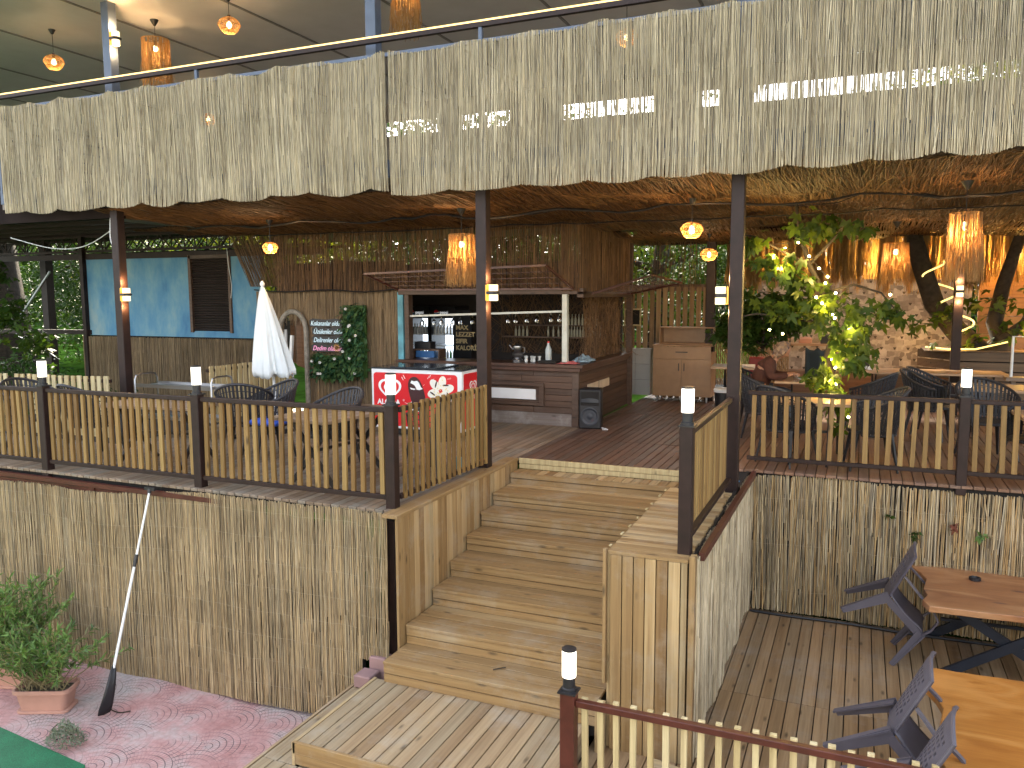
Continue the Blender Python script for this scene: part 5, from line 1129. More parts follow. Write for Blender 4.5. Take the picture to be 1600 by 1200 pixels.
tag(MB().box(-4.55,-4.25,11.6,11.8,.951,.985).build('tray', K_dark, bevel=.004), 'low dark tray on the counter beside the red cloth', 'tray')
sh_ = thing('cash_shelf', 'small dark side shelf with a till inside the left of the bar hatch', 'shelf', (-6.6,11.95,.95))
MB().box(-.32,.2,-.1,.15,.13,.15).box(-.32,-.3,-.1,.15,.001,.13).box(.18,.2,-.1,.15,.001,.13).build('shelf', W_bar, sh_); MB().box(-.28,.02,-.08,.12,.152,.27).build('till', K_black, sh_, bevel=.006)
MB().box(-.25,.1,-.09,-.08,.01,.12).build('blue_box', PB[2], sh_)
# ------------------------------------------------------------------ loudspeaker
ls = thing('loudspeaker', 'black loudspeaker with horn and woofer standing at the corner of the bar', 'loudspeaker', (-3.66,11.45,0), .12)
MB().prism([(-.17,0,0),(.17,0,0),(.15,.28,0),(-.15,.28,0)], (0,0,.60)).build('cabinet', K_black, ls, bevel=.02)
mb = MB(); mb.box(-.14,.14,-.004,.006,.35,.56); mb.build('horn_recess', K_dark, ls, bevel=.004)
mb = MB(); mb.grid([[(-.13+.26*i/12, -.006-.018*sin(pi*i/12), .40+.045*j/4*(1+.5*sin(pi*i/12))) for j in range(5)] for i in range(13)]); mb.build('horn', plain('speaker_grey', (.03,.035,.045), .35), ls, smooth=True)
o = MB().lathe([(.135,.0),(.14,.012),(.125,.014),(.11,.004),(.06,-.01),(.04,.006),(.0,.012)], 32).build('woofer', plain('speaker_cone', (.028,.032,.042), .5), ls, smooth=True); o.matrix_local = Matrix.Translation((0,-.006,.19)) @ Matrix.Rotation(pi/2,4,'X')
tag(MB().tube([(-3.5,11.5,.02),(-3.42,11.52,.008),(-3.38,11.45,.008),(-3.45,11.4,.01)], .006, 6).build('speaker_cable', K_white), 'short pale cable on the deck beside the loudspeaker', 'cable')
# ------------------------------------------------------------------ oak cabinet
ob = thing('oak_cabinet', 'oak laminate cabinet with an open display top, one drawer and two doors', 'cabinet', (-3.03,15,0))
MB().box(-.54,.54,.02,.5,.1,.93).box(-.55,.55,-.005,.52,1.035,1.06).build('carcass', W_cab, ob, bevel=.003)
MB().box(-.53,.53,-.003,.018,.80,1.03).build('drawer', W_cab, ob, bevel=.003)
for s in (-1,1):
    d = MB().box(min(s*.002,s*.53),max(s*.002,s*.53),-.003,.018,.105,.79).build('door', W_cab, ob, bevel=.003); MB().box(s*.05-.006,s*.05+.006,-.02,-.003,.58,.72).build('handle', K_black, d)
MB().box(-.11,.11,-.02,-.003,.92,.935).build('drawer_handle', K_black, ob)
MB().box(-.47,.55,.2,.5,1.061,1.08).box(-.47,.55,.2,.5,1.36,1.38).box(-.47,-.45,.2,.5,1.08,1.36).box(.53,.55,.2,.5,1.08,1.36).box(-.45,.53,.48,.5,1.08,1.36).build('display_top', W_cab, ob, bevel=.002)
mb = MB()
for x in (-.46,0,.46):
    for y in (.06,.44): mb.lathe([(.02,0),(.02,.1)], 10, (x,y,0))
mb.build('feet', K_steel, ob)
fb = thing('framed_board', 'small dark board in a pale wooden frame hung on the slat screen', 'framed board', (-4.1,15.5,1.55))
MB().box(-.17,.17,0,.02,-.17,-.14).box(-.17,.17,0,.02,.14,.17).box(-.17,-.14,0,.02,-.14,.14).box(.14,.17,0,.02,-.14,.14).build('frame', W_pick2, fb); MB().box(-.14,.14,.005,.015,-.14,.14).build('board', K_dark, fb)
bn = thing('waste_bin', 'round bin with pale rim and black liner beside the oak cabinet', 'bin', (-2.02,13.5,0))
MB().lathe([(.13,0),(.16,.42)], 20).build('liner', K_black, bn, smooth=True); MB().lathe([(.168,.40),(.172,.44),(.15,.46),(.13,.45)], 20).build('rim', K_white, bn, smooth=True)
# ------------------------------------------------------------------ right garden: planter, tree with led rope
pn = thing('timber_planter', 'low slatted timber planter box around the lit tree trunks', 'planter', (2.8,15.5,0))
mb = MB()
for k in range(5): mb.bar((.95,16.2,.30+k*.16),(1.5,15.35,.30+k*.16),.02,.14); mb.box(1.5,6,15.33,15.35,.23+k*.16,.37+k*.16)
mb.box(1.0,6,15.3,16.3,1.02,1.035); mb.build('slats', W_plan, pn, world=True); MB().box(1.6,6,15.4,16.4,0,1.0).build('soil_box', K_dark, pn, world=True)
def tree_t(label, P, R, name='leaning_tree', n=0): 
    t = thing(name, label, 'tree', P[0]); MB().tube(P, R, 12).build('trunk', BARK, t, smooth=True, world=True); return t
rgt = np.random.default_rng(12)
t1 = tree_t('thick leaning trunk wrapped in a glowing rope light behind the black post', [(1.9,15.8,.95),(1.5,15.85,1.35),(1.15,15.9,1.8),(.95,16,2.4),(.7,16.2,3.3),(.4,16.4,4.3)], [.20,.18,.165,.155,.13,.09])
t2 = tree_t('gnarled pale stump-like trunk lit from below at the far right', [(2.1,15.7,.95),(2.2,15.7,1.2),(2.05,15.75,1.5),(2.15,15.8,2.1),(2.4,16,3.0)], [.22,.19,.13,.11,.09])
MB().tube([(2.15,15.6,1.2),(2.45,15.5,1.5),(2.85,15.5,2.3),(3.3,15.5,3.0)], [.10,.08,.06,.04], 8).build('branch', BARK, t2, smooth=True, world=True)
tag(MB().tube([(1.05+.8*(1-k/60)**1.2+.21*cos(k*.32), 15.86+.21*sin(k*.32), 1.0+k*.026) for k in range(60)], .016, 6).tube([(1.05,15.9,1.06),(1.35,15.5,1.05),(1.75,15.32,1.07),(2.2,15.3,1.2)], .014, 6).build('rope_light', E_led2, smooth=True), 'glowing yellow rope light spiralling up the leaning trunk', 'rope light')
for l_, c in (((1.45,15.3,1.2), 9), ((2.6,15.5,1.4), 14), ((2.0,16.45,2.55), 28), ((3.0,16.45,2.5), 24), ((4.2,16.45,2.5), 20), ((1.1,16.45,2.6), 22), ((.2,16.45,2.6), 15), ((-.7,16.45,2.6), 11), ((-1.6,16.45,2.6), 8), ((2.4,15.95,2.6), 12)): plight('unseen_warm_glow', l_, c, (1,.55,.13), .06)  # unseen warm points added near the rope light and behind the fringe
leaves('vine_leaves_tmp', blob((1.6,15.4,1.6),(.9,.25,.7), 90, rgt), .16, L_vine, t1, LEAF_P, seed=8).name = 'foliage'
leaves('foliage', blob((2.7,15.2,1.9),(.7,.3,.6), 50, rgt), .2, L_vine, t2, LEAF_P, seed=9)
wst = thing('white_stand', 'pale tubular stand at the right edge in front of the timber wall', 'stand', (2.2,14.0,0))
MB().tube([(-.12,0,.75),(-.12,0,1.35),(.12,0,1.35),(.12,0,.75)], .02, 8).build('frame', K_white, wst); MB().box(-.2,.2,-.15,.15,.70,.75).box(-.12,-.06,-.05,.05,0,.7).build('seat', W_top, wst)
tag(MB().box(.2,.7,15.6,16.1,0,.62).build('timber_crate', W_plan, bevel=.006), 'plain boarded crate under the far end of the long table', 'crate')
tag(MB().box(-1.6,6,17.2,17.55,-.02,.45).build('garden_bench', W_wall, bevel=.01), 'low timber ledge along the foot of the stone-pattern wall', 'ledge')
# vine tree in the middle of the right deck with fairy lights
vt = thing('vine_tree', 'slender broad-leaved vine hung with fairy lights growing through the right deck', 'vine', (-.2,10.8,0))
VP = [(-.18,10.8,0),(-.2,10.82,.7),(-.38,10.85,1.2),(-.3,10.8,1.6),(-.45,10.8,2.0),(-.62,10.8,2.35),(-.75,10.8,2.75),(-.8,10.8,3.1)]
mb = MB(); mb.tube(VP, [.05,.045,.04,.038,.035,.03,.03,.02], 8)
BR_ = [[(-.62,10.8,2.35),(-.9,10.7,2.5),(-1.25,10.6,2.7),(-1.5,10.6,2.75)], [(-.45,10.8,2.0),(-.1,10.6,2.1),(.2,10.5,2.0),(.4,10.4,1.75)], [(-.3,10.8,1.6),(-.8,10.6,1.7),(-1.2,10.5,1.75),(-1.45,10.5,1.7)], [(-.38,10.85,1.2),(-.1,10.6,1.3),(.1,10.4,1.15)], [(-.62,10.8,2.35),(-.3,10.6,2.7),(.0,10.5,2.75)]]
for b_ in BR_: mb.tube(b_, [.02,.016,.012,.008][:len(b_)], 6)
mb.build('stem', BARK, vt, smooth=True, world=True)
C = []
for c, r, n in (((-1.3,10.6,2.62),(.2,.25,.22),40),((-1.0,10.55,2.35),(.25,.25,.22),50),((-.55,10.6,2.78),(.32,.3,.16),55),((-.1,10.5,2.76),(.2,.25,.1),22),((-.75,10.6,2.15),(.25,.25,.25),50),((-.75,10.5,1.78),(.35,.25,.16),55),((-.4,10.6,1.85),(.28,.25,.3),70),((.05,10.45,1.72),(.3,.25,.22),60),((-.15,10.5,1.45),(.28,.25,.25),60),((-.1,10.5,1.2),(.28,.25,.2),50),((-.4,10.5,.95),(.2,.22,.2),50),((-.25,10.5,.75),(.2,.22,.16),36),((-1.1,10.5,1.9),(.12,.2,.1),10),((.35,10.4,1.75),(.16,.12,.1),14),((-.2,10.6,.45),(.15,.2,.15),14)):
    p = rgt.normal(0, .45, (n,3)); C.append(np.array(c)+p*np.array(r))
leaves('foliage', np.concatenate(C), .125, L_vine, vt, LEAF_P, droop=1.0, seed=11)
mb = MB(); rgl = random.Random(5); ST = []
fl = [(-.9,2.55),(-1.2,2.6),(-.75,2.62),(-.62,2.45),(-.5,2.3),(-.4,2.2),(-.42,2.12),(-.3,2.0),(-.52,1.95),(-.45,1.88),(-.4,1.85),(-.36,1.8),(-.33,1.74),(-.3,1.7),(-.28,1.62),(-.32,1.45),(-.31,1.2),(-.27,1.1),(-.25,.9),(-.22,.8),(-.2,.7),(-1.05,1.55),(-.9,1.5),(.3,1.98),(-.18,.62),(-.1,.5)]
for x, z in fl:
    y = 10.62+rgl.uniform(-.04,.06); mb.lathe([(.0,-.014),(.012,-.008),(.014,0),(.01,.01),(0,.014)], 8, (x,y,z)); ST.append((x,y,z))
fy = thing('fairy_lights', 'string of warm fairy lights wound round the vine', 'fairy lights', (-.3,10.62,1.5)); mb.build('bulbs', emis('fairy_bulb', (1,.72,.25), 25), fy, world=True)
MB().tube([Vector(p)+Vector((0,.03,0)) for p in ST[:20]], .004, 4).build('wire', K_dark, fy, world=True)
for p in ((-.9,10.45,2.3),(-.1,10.4,1.55),(-.3,10.4,.95),(-.5,10.5,2.3),(-.4,10.48,1.85),(-.3,10.5,1.2),(-1.0,10.5,2.5),(-.2,10.55,.75)): plight('fairy_glow', p, 7.0, (1,.66,.2), .03)
# shrub outside beyond the bamboo fence
def bush(label, c, r, n, size, mat, seed, shape=LEAF_S, name='shrub', cat='shrub', base=None):
    rgb = np.random.default_rng(seed); base = base or (c[0], c[1], c[2]-r[2]); t = thing(name, label, cat, base); mb = MB()
    for k in range(7): a = rgb.uniform(0,6.28); mb.tube(trunk_pts(base, (c[0]+r[0]*.7*cos(a), c[1]+r[1]*.7*sin(a), c[2]+r[2]*rgb.uniform(0,.7)), 4, .02, rgb), [.02*max(r)*1.5,.016,.012,.008,.005], 5)
    mb.build('stems', BARK, t, world=True); leaves('foliage', blob(c, r, n, rgb, 22), size, mat, t, shape, seed=seed); return t
bush('bright green bush leaning over the bamboo fence beside the right tall post', (-1.55,14.6,1.55), (.85,.5,.5), 1500, .13, L_mid, 21, LEAF_P)
bush('bright green bush beyond the slat screen near the black post', (-2.6,18.0,1.9), (1.4,.8,1.4), 3000, .1, L_mid, 23)
# ================================================================== BACKGROUND TREES
BT = 'garden trees behind the pavilion'
def aim(x, y, Y):   # a point of the scene at depth Y seen at photo pixel x, y (only used to note positions)
    d = _F + (x-800)/1269.04*_R2 - (y-600)/1269.04*_U2; return Vector((0,0,2)) + d*(Y/d.y)
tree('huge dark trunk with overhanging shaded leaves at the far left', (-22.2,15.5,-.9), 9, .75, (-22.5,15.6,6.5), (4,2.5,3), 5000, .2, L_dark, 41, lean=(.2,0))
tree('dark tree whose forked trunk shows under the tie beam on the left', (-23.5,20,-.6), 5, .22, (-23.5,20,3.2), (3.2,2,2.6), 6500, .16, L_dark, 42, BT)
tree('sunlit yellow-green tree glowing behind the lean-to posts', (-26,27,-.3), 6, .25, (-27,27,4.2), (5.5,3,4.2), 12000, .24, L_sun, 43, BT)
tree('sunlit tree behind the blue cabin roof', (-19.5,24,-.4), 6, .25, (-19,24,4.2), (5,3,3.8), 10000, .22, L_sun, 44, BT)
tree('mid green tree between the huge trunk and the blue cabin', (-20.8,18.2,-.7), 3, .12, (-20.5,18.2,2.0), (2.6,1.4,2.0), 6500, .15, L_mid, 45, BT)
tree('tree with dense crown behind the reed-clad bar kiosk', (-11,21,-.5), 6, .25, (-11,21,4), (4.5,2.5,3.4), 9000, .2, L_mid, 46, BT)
tree('green tree added behind the corner of the bar kiosk to stop sun patches', (-8.2,20.5,-.5), 6, .2, (-8.2,20.5,4), (2.6,2,3.4), 7000, .2, L_mid, 56, BT)  # added to block sun that reached the deck by the cabinet
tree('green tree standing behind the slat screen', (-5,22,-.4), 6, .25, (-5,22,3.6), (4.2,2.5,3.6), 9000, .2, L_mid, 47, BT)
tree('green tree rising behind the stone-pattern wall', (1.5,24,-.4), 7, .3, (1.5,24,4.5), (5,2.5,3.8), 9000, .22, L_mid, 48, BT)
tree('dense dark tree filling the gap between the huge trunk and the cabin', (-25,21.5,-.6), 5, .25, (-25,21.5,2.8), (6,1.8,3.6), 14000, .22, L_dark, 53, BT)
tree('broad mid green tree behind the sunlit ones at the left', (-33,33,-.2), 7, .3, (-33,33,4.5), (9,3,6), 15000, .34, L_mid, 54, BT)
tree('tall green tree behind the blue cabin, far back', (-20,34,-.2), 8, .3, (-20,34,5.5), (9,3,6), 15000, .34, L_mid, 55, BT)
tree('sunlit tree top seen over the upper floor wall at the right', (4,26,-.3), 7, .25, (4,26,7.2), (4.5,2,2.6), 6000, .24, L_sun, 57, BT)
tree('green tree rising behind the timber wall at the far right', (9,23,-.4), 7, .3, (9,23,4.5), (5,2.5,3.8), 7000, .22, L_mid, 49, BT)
bush('bright green undergrowth glimpsed under the tie beam at the left', (-24.5,24,.4), (4.5,1.5,1.3), 6000, .14, L_mid, 51)
bush('low dark bush behind the far picket fence at the left', (-15.8,11.5,-.3), (3.2,.9,1.1), 4000, .12, L_dark, 52)
vn = thing('climbing_vine', 'loose leafy vine hanging before the huge dark trunk at the left', 'vine', (-17.5,12.2,0))
rgx = np.random.default_rng(61); C = np.concatenate([np.array(c)+rgx.normal(0,.5,(n,3))*np.array(r) for c, r, n in (((-17.3,12.2,1.6),(.5,.2,.45),170),((-17.8,12.2,2.5),(.5,.2,.3),90),((-16.6,12.2,.95),(.6,.2,.3),120))])
leaves('foliage', C, .15, L_mid, vn, LEAF_P, seed=62); MB().tube([(-18,12.2,3),(-17.4,12.2,2),(-17.0,12.2,1.2),(-16.2,12.2,.8)], .012, 5).build('stem', BARK, vn, world=True)
rgw = np.random.default_rng(90); C = []
for k in range(46):
    x = rgw.uniform(-75, 30); y = rgw.uniform(42, 52); h = rgw.uniform(5.5, 9.5) if x > -30 else rgw.uniform(9, 14); C.append(blob((x, y, h*.42), (5.5, 3, h*.52), 1500, rgw, 20))
tag(leaves('distant_woodland', np.concatenate(C), .75, L_mid, None, seed=91), kind='stuff')
struct(MB().box(-34,30,-16,-13,-2.6,5.2), 'unseen_sky_blocker', plain('pale_render', (.4,.38,.34), .8))  # added out of view behind the camera to block low sky light
# ================================================================== PAVEMENT CORNER: pots, pole, cables
TERRA = plain('terracotta', (.40,.22,.17), .75, 0, .12, 4, .2)
def planter(label, x, y, rz, L, W, h, seed, fr, fh, n, mat=L_shrub, z=-2.2):
    t = thing('planter_pot', label, 'potted plant', (x,y,z), rz); mb = MB()
    def rr(l, w, zz): return [Vector((a, b, zz)) for a, b in rrect(-l/2, l/2, -w/2, w/2, min(l,w)*.22)]
    lv = [(L*.82,W*.8,.03),(L*.95,W*.93,h*.8),(L*.96,W*.95,h*.82),(L*1.05,W*1.06,h*.84),(L*1.06,W*1.08,h),(L*.98,W*.98,h),(L*.95,W*.94,h*.85),(L*.9,W*.88,h*.82)]
    R_ = [rr(*q) for q in lv]; m = len(R_[0]); vs = [p for r_ in R_ for p in r_]
    mb.add(vs, [(i*m+k, i*m+(k+1)%m, (i+1)*m+(k+1)%m, (i+1)*m+k) for i in range(len(lv)-1) for k in range(m)] + [tuple(range(m-1,-1,-1))])
    mb.build('pot', TERRA, t, smooth=True); MB().prism(rr(L*.9,W*.88,h*.78), (0,0,.01)).build('soil', EARTH, t, rec=True)
    MB().prism(rr(L*.95,W*.95,.0), (0,0,.03)).build('saucer', TERRA, t, rec=True, bevel=.006)
    rgp = np.random.default_rng(seed); st_ = MB(); C = []; O = []
    ns = 70
    for k in range(ns):
        a = rgp.uniform(0, 6.28); bx, by = rgp.uniform(-L*.38,L*.38), rgp.uniform(-W*.3,W*.3); lean = rgp.uniform(.1,1.0); hh = fh*rgp.uniform(.45,1.0)
        e = Vector((bx+fr*lean*cos(a), by+fr*lean*sin(a)*.8, h*.8+hh)); b0 = Vector((bx,by,h*.8)); md = b0.lerp(e,.5)+Vector((0,0,hh*.18*lean))+Vector(rgp.normal(0,.03,3))
        pts = [b0, b0.lerp(md,.6), md, md.lerp(e,.55), e]; st_.tube(pts, [.006,.005,.004,.003,.002], 4, False)
        for q in range(n//ns):
            s = rgp.uniform(.35,1.0); i = min(int(s*4),3); p = pts[i].lerp(pts[i+1], s*4-i); d = (pts[i+1]-pts[i]).normalized()
            C.append(p+Vector(rgp.normal(0,.006,3))); o = d*.8+Vector(rgp.normal(0,.55,3)); O.append(o.normalized())
    st_.build('stems', plain('plant_stem', (.2,.16,.08), .8), t)
    C = np.array(C); O = np.array(O); rg_ = np.random.default_rng(seed); P, T = LEAF_L; P = np.array(P); nn_ = len(C); s = .085*rg_.uniform(.6,1.35,nn_)
    y_ = np.cross(rg_.normal(0,.5,(nn_,3))+[0,0,1], O); y_ /= np.linalg.norm(y_,axis=1)[:,None]; z_ = np.cross(O, y_)
    W_ = C[:,None,:]+s[:,None,None]*(P[None,:,0,None]*O[:,None,:]+P[None,:,1,None]*1.1*y_[:,None,:]+P[None,:,2,None]*z_[:,None,:])
    F = (np.arange(nn_)[:,None,None]*len(P)+np.array(T)[None]).reshape(-1,3); link('foliage', fastmesh('foliage', W_.reshape(-1,3), F, 3), mat, t)
    return t
planter('rectangular terracotta planter with a sprawling green shrub on the red paving', -7.52, 5.40, .42, .55, .29, .25, 71, .72, .62, 2900)
planter('second terracotta planter with green shrub, cut off by the left edge', -8.35, 5.62, .3, .5, .28, .25, 72, .6, 1.0, 3500)
sg_ = thing('sage_bush', 'small grey-green bushy plant at the edge of the green turf', 'plant', (-6.9,5.0,-2.2)); rgs = np.random.default_rng(73)
a = rgs.uniform(0,6.28,700); rr_ = rgs.uniform(0,1,700)**.6; C = np.stack([-6.72+.2*rr_*np.cos(a), 4.98+.14*rr_*np.sin(a), -2.18+.2*(1-rr_**2)*rgs.uniform(.2,1,700)+.02],1)
leaves('foliage', C, .05, L_sage, sg_, LEAF_L, droop=-.6, seed=74); MB().tube([(-6.9,5.0,-2.2),(-6.7,4.98,-2.1),(-6.6,4.95,-2.05)], .006, 4).tube([(-6.9,5.0,-2.2),(-6.9,4.98,-2.08),(-6.85,5,-2.03)], .006, 4).build('stems', BARK, sg_, world=True)
pole = thing('paddle_pole', 'long white telescopic pole with a black curved blade leaning on the reed fence', 'pole', (-6.83,5.55,-2.2))
A = Vector((-6.84,5.5,-2.185)); B = Vector((-6.82,6.2,-.02)); Dn = (B-A)
MB().tube([A+Dn*.20, A+Dn*.66], .014, 10).tube([A+Dn*.66, A+Dn*.985], .0115, 10).build('shaft', K_white, pole, smooth=True, world=True)
MB().tube([A+Dn*.645, A+Dn*.70], .019, 10).build('joint_grip', K_black, pole, smooth=True, world=True)
MB().tube([A+Dn*.98, A+Dn*1.0], .02, 8).bar(A+Dn*1.0-Vector((.07,0,0)), A+Dn*1.0+Vector((.07,0,0)), .03, .03).build('grip', K_black, pole, smooth=True, world=True)
P = []
for i in range(9):
    v = i/8; c = A.lerp(A+Dn*.215, v) + Vector((.045*sin(pi*v),-.03*sin(pi*v),0)); wd = .055*(1-v)**.6*(1 if v > .04 else .8)+.012
    P.append([c+Vector((s*wd*.35, s*wd, .01*abs(s)+.0)) for s in (-1,-.5,0,.5,1)])
o = MB().grid(P).build('blade', K_black, pole, smooth=True, world=True); o.modifiers.new('s','SOLIDIFY').thickness = .008
def cable(name, label, pts, r, mat, cat='cable'):
    P = []; 
    for a, b, c, d in zip([pts[0]]+pts[:-2], pts[:-1], pts[1:], pts[2:]+[pts[-1]]):
        a, b, c, d = map(Vector, (a,b,c,d))
        for k in range(6): t_ = k/6; P.append(.5*((2*b)+(c-a)*t_+(2*a-5*b+4*c-d)*t_**2+(3*b-a-3*c+d)*t_**3))
    P.append(Vector(pts[-1])); return tag(MB().tube(P, r, 6).build(name, mat, smooth=True), label, cat)
cable('fallen_twig', 'thin dark twig lying on the red paving beside the planter', [(-7.05,5.75,-2.19),(-6.9,5.62,-2.185),(-6.75,5.6,-2.19),(-6.66,5.66,-2.185)], .006, BARK, 'twig')
cable('white_cable', 'white cable curling over the paving at the bottom edge', [(-5.98,4.72,-2.185),(-5.85,4.78,-2.16),(-5.62,4.74,-2.17),(-5.5,4.62,-2.185),(-5.4,4.4,-2.185)], .012, K_white)
cable('black_cable', 'short black cable end on the paving at the bottom edge', [(-6.1,4.68,-2.188),(-6.02,4.71,-2.185),(-5.96,4.72,-2.186)], .011, K_black)
tag(MB().box(-5.62,-5.42,4.62,4.78,-2.199,-2.19).lathe([(.02,-2.19),(.02,-2.175),(0,-2.17)], 8, (-5.52,4.76,0)).build('steel_plate', K_brown), 'small brown steel plate with a bolt on the red paving at the bottom edge', 'plate')
cable('hanging_wire', 'slack pale wire sagging under the lean-to roof at the top left', [(-13.2,9.4,2.98),(-12.2,9.4,2.78),(-11.3,9.3,2.80),(-10.3,9.1,3.1)], .008, K_white, 'wire')
cable('hanging_wire', 'white cord dangling in front of the blue wall from the reed ceiling corner', [(-9.83,8.5,3.1),(-9.85,8.5,2.8),(-9.74,8.5,2.55),(-9.8,8.5,2.25)], .008, K_white, 'wire')
cable('hanging_wire', 'thin pale cord dangling over the brown shutter', [(-11.3,12.4,2.9),(-11.28,12.4,2.6),(-11.22,12.4,2.2),(-11.25,12.4,1.95)], .006, K_white, 'wire')
cable('edge_wire', 'bundle of dark cables along the reed cladding above the arch', [(-9.9,11.5,2.10),(-9.2,11.5,2.06),(-8.3,11.5,2.09),(-7.6,11.5,2.05),(-6.95,11.5,2.10)], .012, K_black)
cable('edge_wire', 'black hose along the foot of the reed fence on the lower deck', [(-1.05,9.38,-1.635),(-.6,9.36,-1.63),(0,9.37,-1.625),(.6,9.35,-1.63),(1.5,9.37,-1.63)], .014, K_black)
# leaves caught in the right reed fence
def sprig(label, x, z, col, seed, name='leaf_sprig'):
    rgk = np.random.default_rng(seed); C = np.array([(x,9.40,z)]*7)+rgk.normal(0,.02,(7,3))*[1,.3,1]; t = thing(name, label, 'leaves', (x,9.4,z)); leaves('leaves', C, .07, col, t, LEAF_P, seed=seed)
sprig('small green and white sprig caught in the right reed fence', .35, -.38, L_mid, 81); sprig('dark green leaf stuck in the right reed fence above the far plastic chair', .62, -.55, L_dark, 82)
sprig('dried brown leaf stuck in the right reed fence', .98, -.42, leafmat('dead_leaf', [(.12,.04,.03),(.18,.07,.04)], .1), 83); sprig('tiny bright green leaf at the right of the reed fence', 1.22, -.48, L_shrub, 84)
cable('stray_twig', 'small dark twig lying on the lowest wide step', [(-2.82,6.12,-1.238),(-2.79,6.14,-1.234),(-2.76,6.18,-1.236),(-2.73,6.19,-1.232)], .005, BARK, 'twig')
# ================================================================== SEATED WOMAN
SKIN = plain('skin', (.42,.2,.11), .55, 0, .06, 10); SHIRT = plain('brown_blouse', (.07,.022,.012), .85, 0, .2, 20); TROU = plain('grey_blue_trousers', (.07,.09,.12), .85, 0, .2, 20)
def skin(name, V, E, R_, mat, parent, root=0, sub=2):
    me = bpy.data.meshes.new(name); me.from_pydata([Vector(v) for v in V], E, []); o = link(name, me, None, None)
    m = o.modifiers.new('k', 'SKIN'); m.use_smooth_shade = True
    for i, r in enumerate(R_):
        d = me.skin_vertices[0].data[i]; d.radius = (r, r) if not isinstance(r, tuple) else r; d.use_root = (i == root)
    o.modifiers.new('s', 'SUBSURF').levels = sub; dg = bpy.context.evaluated_depsgraph_get(); dg.update()
    m2 = bpy.data.meshes.new_from_object(o.evaluated_get(dg)); bpy.data.objects.remove(o); m2.materials.clear(); m2.polygons.foreach_set('use_smooth', [True]*len(m2.polygons))
    return link(name, m2, mat, parent)
wm = thing('person', 'seated woman in a brown blouse and patterned headscarf bent over her plate', 'person', (-1.38,12.5,0))
V = [(0,0,.54),(.02,0,.70),(.10,0,.90),(.16,0,1.0),(.235,0,1.07),(.30,0,1.12),(.345,0,1.17)]; R0 = [.14,.13,.14,.11,.05,.062,.085]; E = [(i,i+1) for i in range(6)]
def addv(*ch, frm):
    k = frm
    for v, r in ch: V.append(v); R0.append(r); E.append((k, len(V)-1)); k = len(V)-1
    return k
for s in (-1,1):
    k = addv(((.15,s*.15,.97),.06),((.20,s*.22,.80),.045),((.34,s*.17,.79),.038),((.45,s*.08,.82),.026),((.49,s*.065,.83),.028), frm=3)
    for j, (dx, dy, dz, L_) in enumerate(((.0,.03,.01,.045),(.03,.018,.0,.075),(.035,.004,.002,.08),(.03,-.01,.0,.075),(.025,-.022,-.004,.06))):
        addv(((.49+dx*.7,s*(.065+dy),.83+dz),.0085),((.49+dx+L_*.5,s*(.065+dy),.825+dz),.008),((.49+dx+L_*.75,s*(.062+dy*.8),.80+dz),.007), frm=k)
    addv(((.12,s*.09,.53),.10),((.46,s*.11,.53),.065),((.44,s*.11,.12),.04),((.50,s*.11,.06),.036),((.58,s*.11,.04),.028), frm=0)
body = skin('body', V, E, R0, SKIN, wm)
def sub_(idx, off, mat, name, radd):
    pass
def cl(name, ch, mat, sub=2):
    V2 = []; R2 = []; E2 = []
    for c in ch:
        st0 = len(V2)
        for i, (v, r) in enumerate(c[1]):
            V2.append(v); R2.append(r); E2.append((len(V2)-1, c[0] if (i == 0) else len(V2)-2)) if not (i == 0 and c[0] is None) else None
    return skin(name, V2, E2, R2, mat, wm, sub=sub)
sh_ch = [(None, [((0,0,.50),.16),((.02,0,.70),.155),((.10,0,.90),.165),((.16,0,1.0),.125),((.21,0,1.05),.07)])]
for s in (-1,1): sh_ch.append((3, [((.15,s*.16,.98),.085),((.19,s*.235,.80),.066),((.33,s*.18,.79),.055),((.42,s*.10,.815),.042)]))
cl('blouse', sh_ch, SHIRT)
cl('trousers', [(None, [((0,0,.53),.15)])] + [(0, [((.12,s*.09,.53),.115),((.46,s*.11,.535),.085),((.45,s*.11,.14),.06)]) for s in (-1,1)], TROU)
# head with face, scarf
hd = MB(); hc = Vector((.345,0,1.165)); P = []
for i in range(17):
    ph = pi*i/16; row = []
    for j in range(25):
        a = 2*pi*j/24; x = sin(ph)*cos(a); y = sin(ph)*sin(a); z = cos(ph)
        f = max(0, x)**2; r = 1.0 - .12*max(0,-z)*(1-max(0,x)); nose = .22*math.exp(-((y/.16)**2+((z+.12)/.2)**2))*(x > 0); eye = -.08*math.exp(-(((abs(y)-.32)/.15)**2+((z-.08)/.12)**2))*(x > 0); mouth = .05*math.exp(-((y/.25)**2+((z+.52)/.09)**2))*(x > 0)
        v = Vector((x*.092*(r+nose+eye+mouth), y*.075*r, z*.115)); v.rotate(Matrix.Rotation(RAD(42), 3, 'Y')); row.append(hc+v)
    P.append(row)
hd.grid(P); h_ = hd.build('face', SKIN, wm, smooth=True)
mb = MB()
for s in (-1,1):
    c = hc+Matrix.Rotation(RAD(42),3,'Y')@Vector((.083,s*.026,.012)); mb.lathe([(0,-.006),(.008,-.002),(.008,.002),(0,.006)], 8, c)
mb.build('eyes', K_dark, h_)
def m_scarf():
    m, nt, b, N, L = M_new('patterned_scarf'); t = N('ShaderNodeTexCoord'); v = N('ShaderNodeTexVoronoi'); v.inputs['Scale'].default_value = 26; L(t.outputs['Object'], v.inputs['Vector'])
    c = ramp(nt, [(0, (.32,.18,.09)), (.3, (.07,.045,.04)), (.5, (.38,.25,.15)), (.75, (.10,.07,.08)), (1, (.46,.32,.2))], v.outputs['Color']); L(c, b.inputs['Base Color']); b.inputs['Roughness'].default_value = .8; return m
P = []
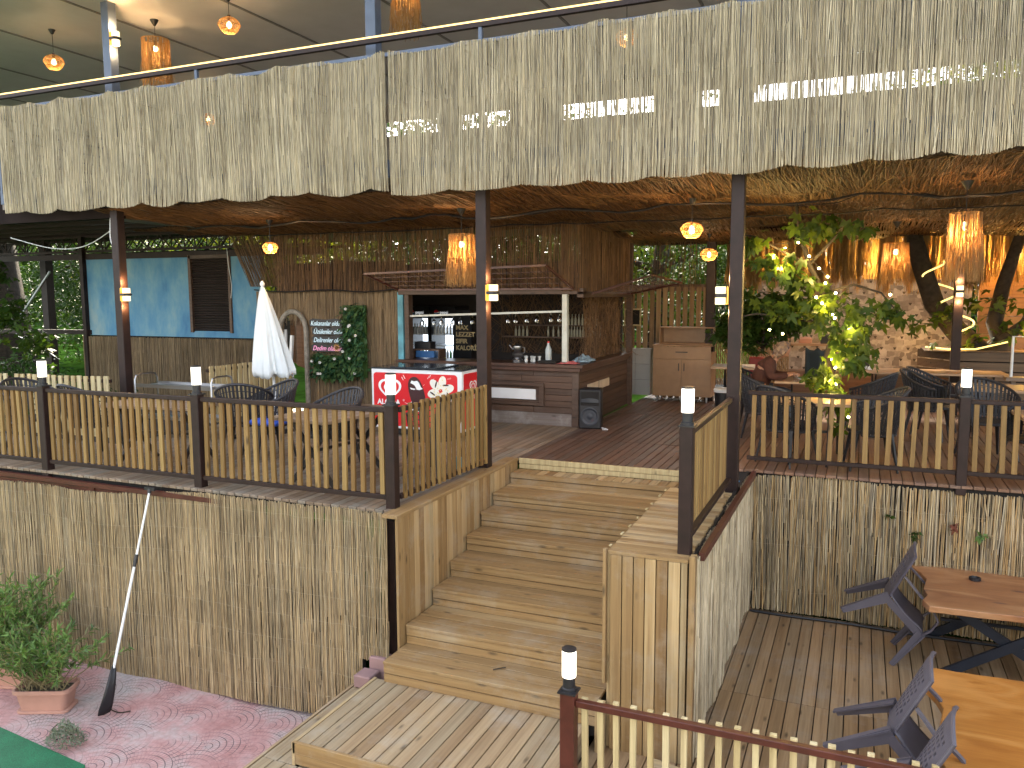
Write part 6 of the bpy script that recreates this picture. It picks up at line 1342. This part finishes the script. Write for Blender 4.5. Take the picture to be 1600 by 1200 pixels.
for i in range(15):
    ph = pi*i/14; row = []
    for j in range(19):
        a = RAD(62)+RAD(236)*j/18; x = sin(ph)*cos(a); y = sin(ph)*sin(a); z = cos(ph)
        v = Vector((x*.122-.008, y*.098*(1+.04*sin(j*2.1)), z*.135+.004)); v.rotate(Matrix.Rotation(RAD(42), 3, 'Y'))
        if i > 10: v += Vector((-.05*(i-10)/4, 0, -.03*(i-10)/4))
        row.append(hc+v)
    P.append(row)
sc_ = MB().grid(P); sc_.grid([[hc+Vector((-.05-.16*u+.02*w_*w_, w_*.14*(.6+.6*u), .02-.17*u-.05*w_*w_+.01*sin(w_*7+u*5))) for w_ in [q/5 for q in range(-5,6)]] for u in [k/8 for k in range(9)]])
o = sc_.build('headscarf', m_scarf(), wm, smooth=True); o.modifiers.new('s','SOLIDIFY').thickness = .006
# table things
for x, y, lab in ((-.72,12.45,'white plate in front of the seated woman'), (-.45,12.65,'white plate beside the glass on the woman\'s table')):
    t = thing('plate', lab, 'plate', (x,y,.75)); MB().lathe([(.05,0),(.11,.016),(.11,.02),(.05,.006),(0,.006)], 24).build('dish', K_white, t, smooth=True)
t = thing('water_glass', 'half-full water glass on the woman\'s table', 'glass', (-.83,12.2,.75)); MB().lathe([(.03,0),(.036,.11),(.033,.11),(.028,.008),(0,.008)], 16).build('glass', GLASS, t)
tag(MB().prism([(-.6,12.62,.751),(-.3,12.7,.751),(-.32,12.78,.751),(-.62,12.72,.751)], (0,0,.012)).build('menu_card', K_white), 'pale folded menu lying on the woman\'s table', 'menu')
cloth('paper_napkin', 'crumpled white paper napkin on the near end of the long table', .12, 14.45, .752, .16, .14, .09, K_white, 7)
jk = thing('draped_jacket', 'dark jacket over the chair across from the seated woman', 'jacket', (-.55,13.1,.6)); P = [[Vector((-.2+.4*i/8, .05*sin(i*1.3)+.06*j/8, .55-.5*j/8+.03*cos(i*2))) for j in range(9)] for i in range(9)]
o = MB().grid(P).build('cloth', plain('dark_jacket', (.02,.03,.035), .8), jk, smooth=True); o.modifiers.new('s','SOLIDIFY').thickness = .03
tag(MB().box(-1.98,-1.7,16.2,16.5,0,.78).build('red_cabinet', plain('red_gas_cabinet', (.2,.012,.01), .4), bevel=.02), 'small red cabinet in the corner behind the seated woman', 'cabinet')
sdt = thing('side_table', 'cluttered low shelf along the wall behind the seated woman', 'shelf', (-1.1,17.0,0)); MB().box(-.8,.8,-.2,.2,.98,1.02).box(-.78,-.72,-.18,.18,0,.98).box(.72,.78,-.18,.18,0,.98).build('board', W_lam, sdt)
for k, (x, h, m) in enumerate(((-.6,.12,K_white),(-.3,.2,K_black),(.1,.1,TERRA),(.5,.16,K_black))): t = MB().box(-.12,.12,-.08,.08,0,h).box(-.1,.1,-.06,.06,h,h+.02).build('storage_box', m, bevel=.01); t.location = (-1.1+x,17,1.021); tag(t, ('pale','black','terracotta-coloured','squat black')[k]+' box on the cluttered shelf behind the woman', 'box')
bl = thing('folded_blanket', 'blue cushion on the chair seat behind the railing near the parasol', 'cushion', (-6.5,7.75,.455)); MB().box(-.2,.2,-.17,.17,0,.07).build('cushion', plain('blue_cushion', (.02,.07,.4), .8), bl, bevel=.025)
tag(MB().lathe([(.05,0),(.055,.16),(.05,.17),(.0,.17)], 16, (-4.12,8.1,.005)).build('teal_bucket', plain('teal_plastic', (.02,.2,.28), .4), smooth=True), 'small teal container on the deck behind the stair-side pickets', 'container')
rt = thing('rubber_boots', 'dark shoe-like object under the front railing of the left deck', 'object', (-4.75,6.34,0)) if False else None
for o in list(bpy.data.objects):
    if o.type == 'MESH' and o.name.startswith('lamp_shield'): bpy.data.objects.remove(o)
bpy.context.view_layer.update()
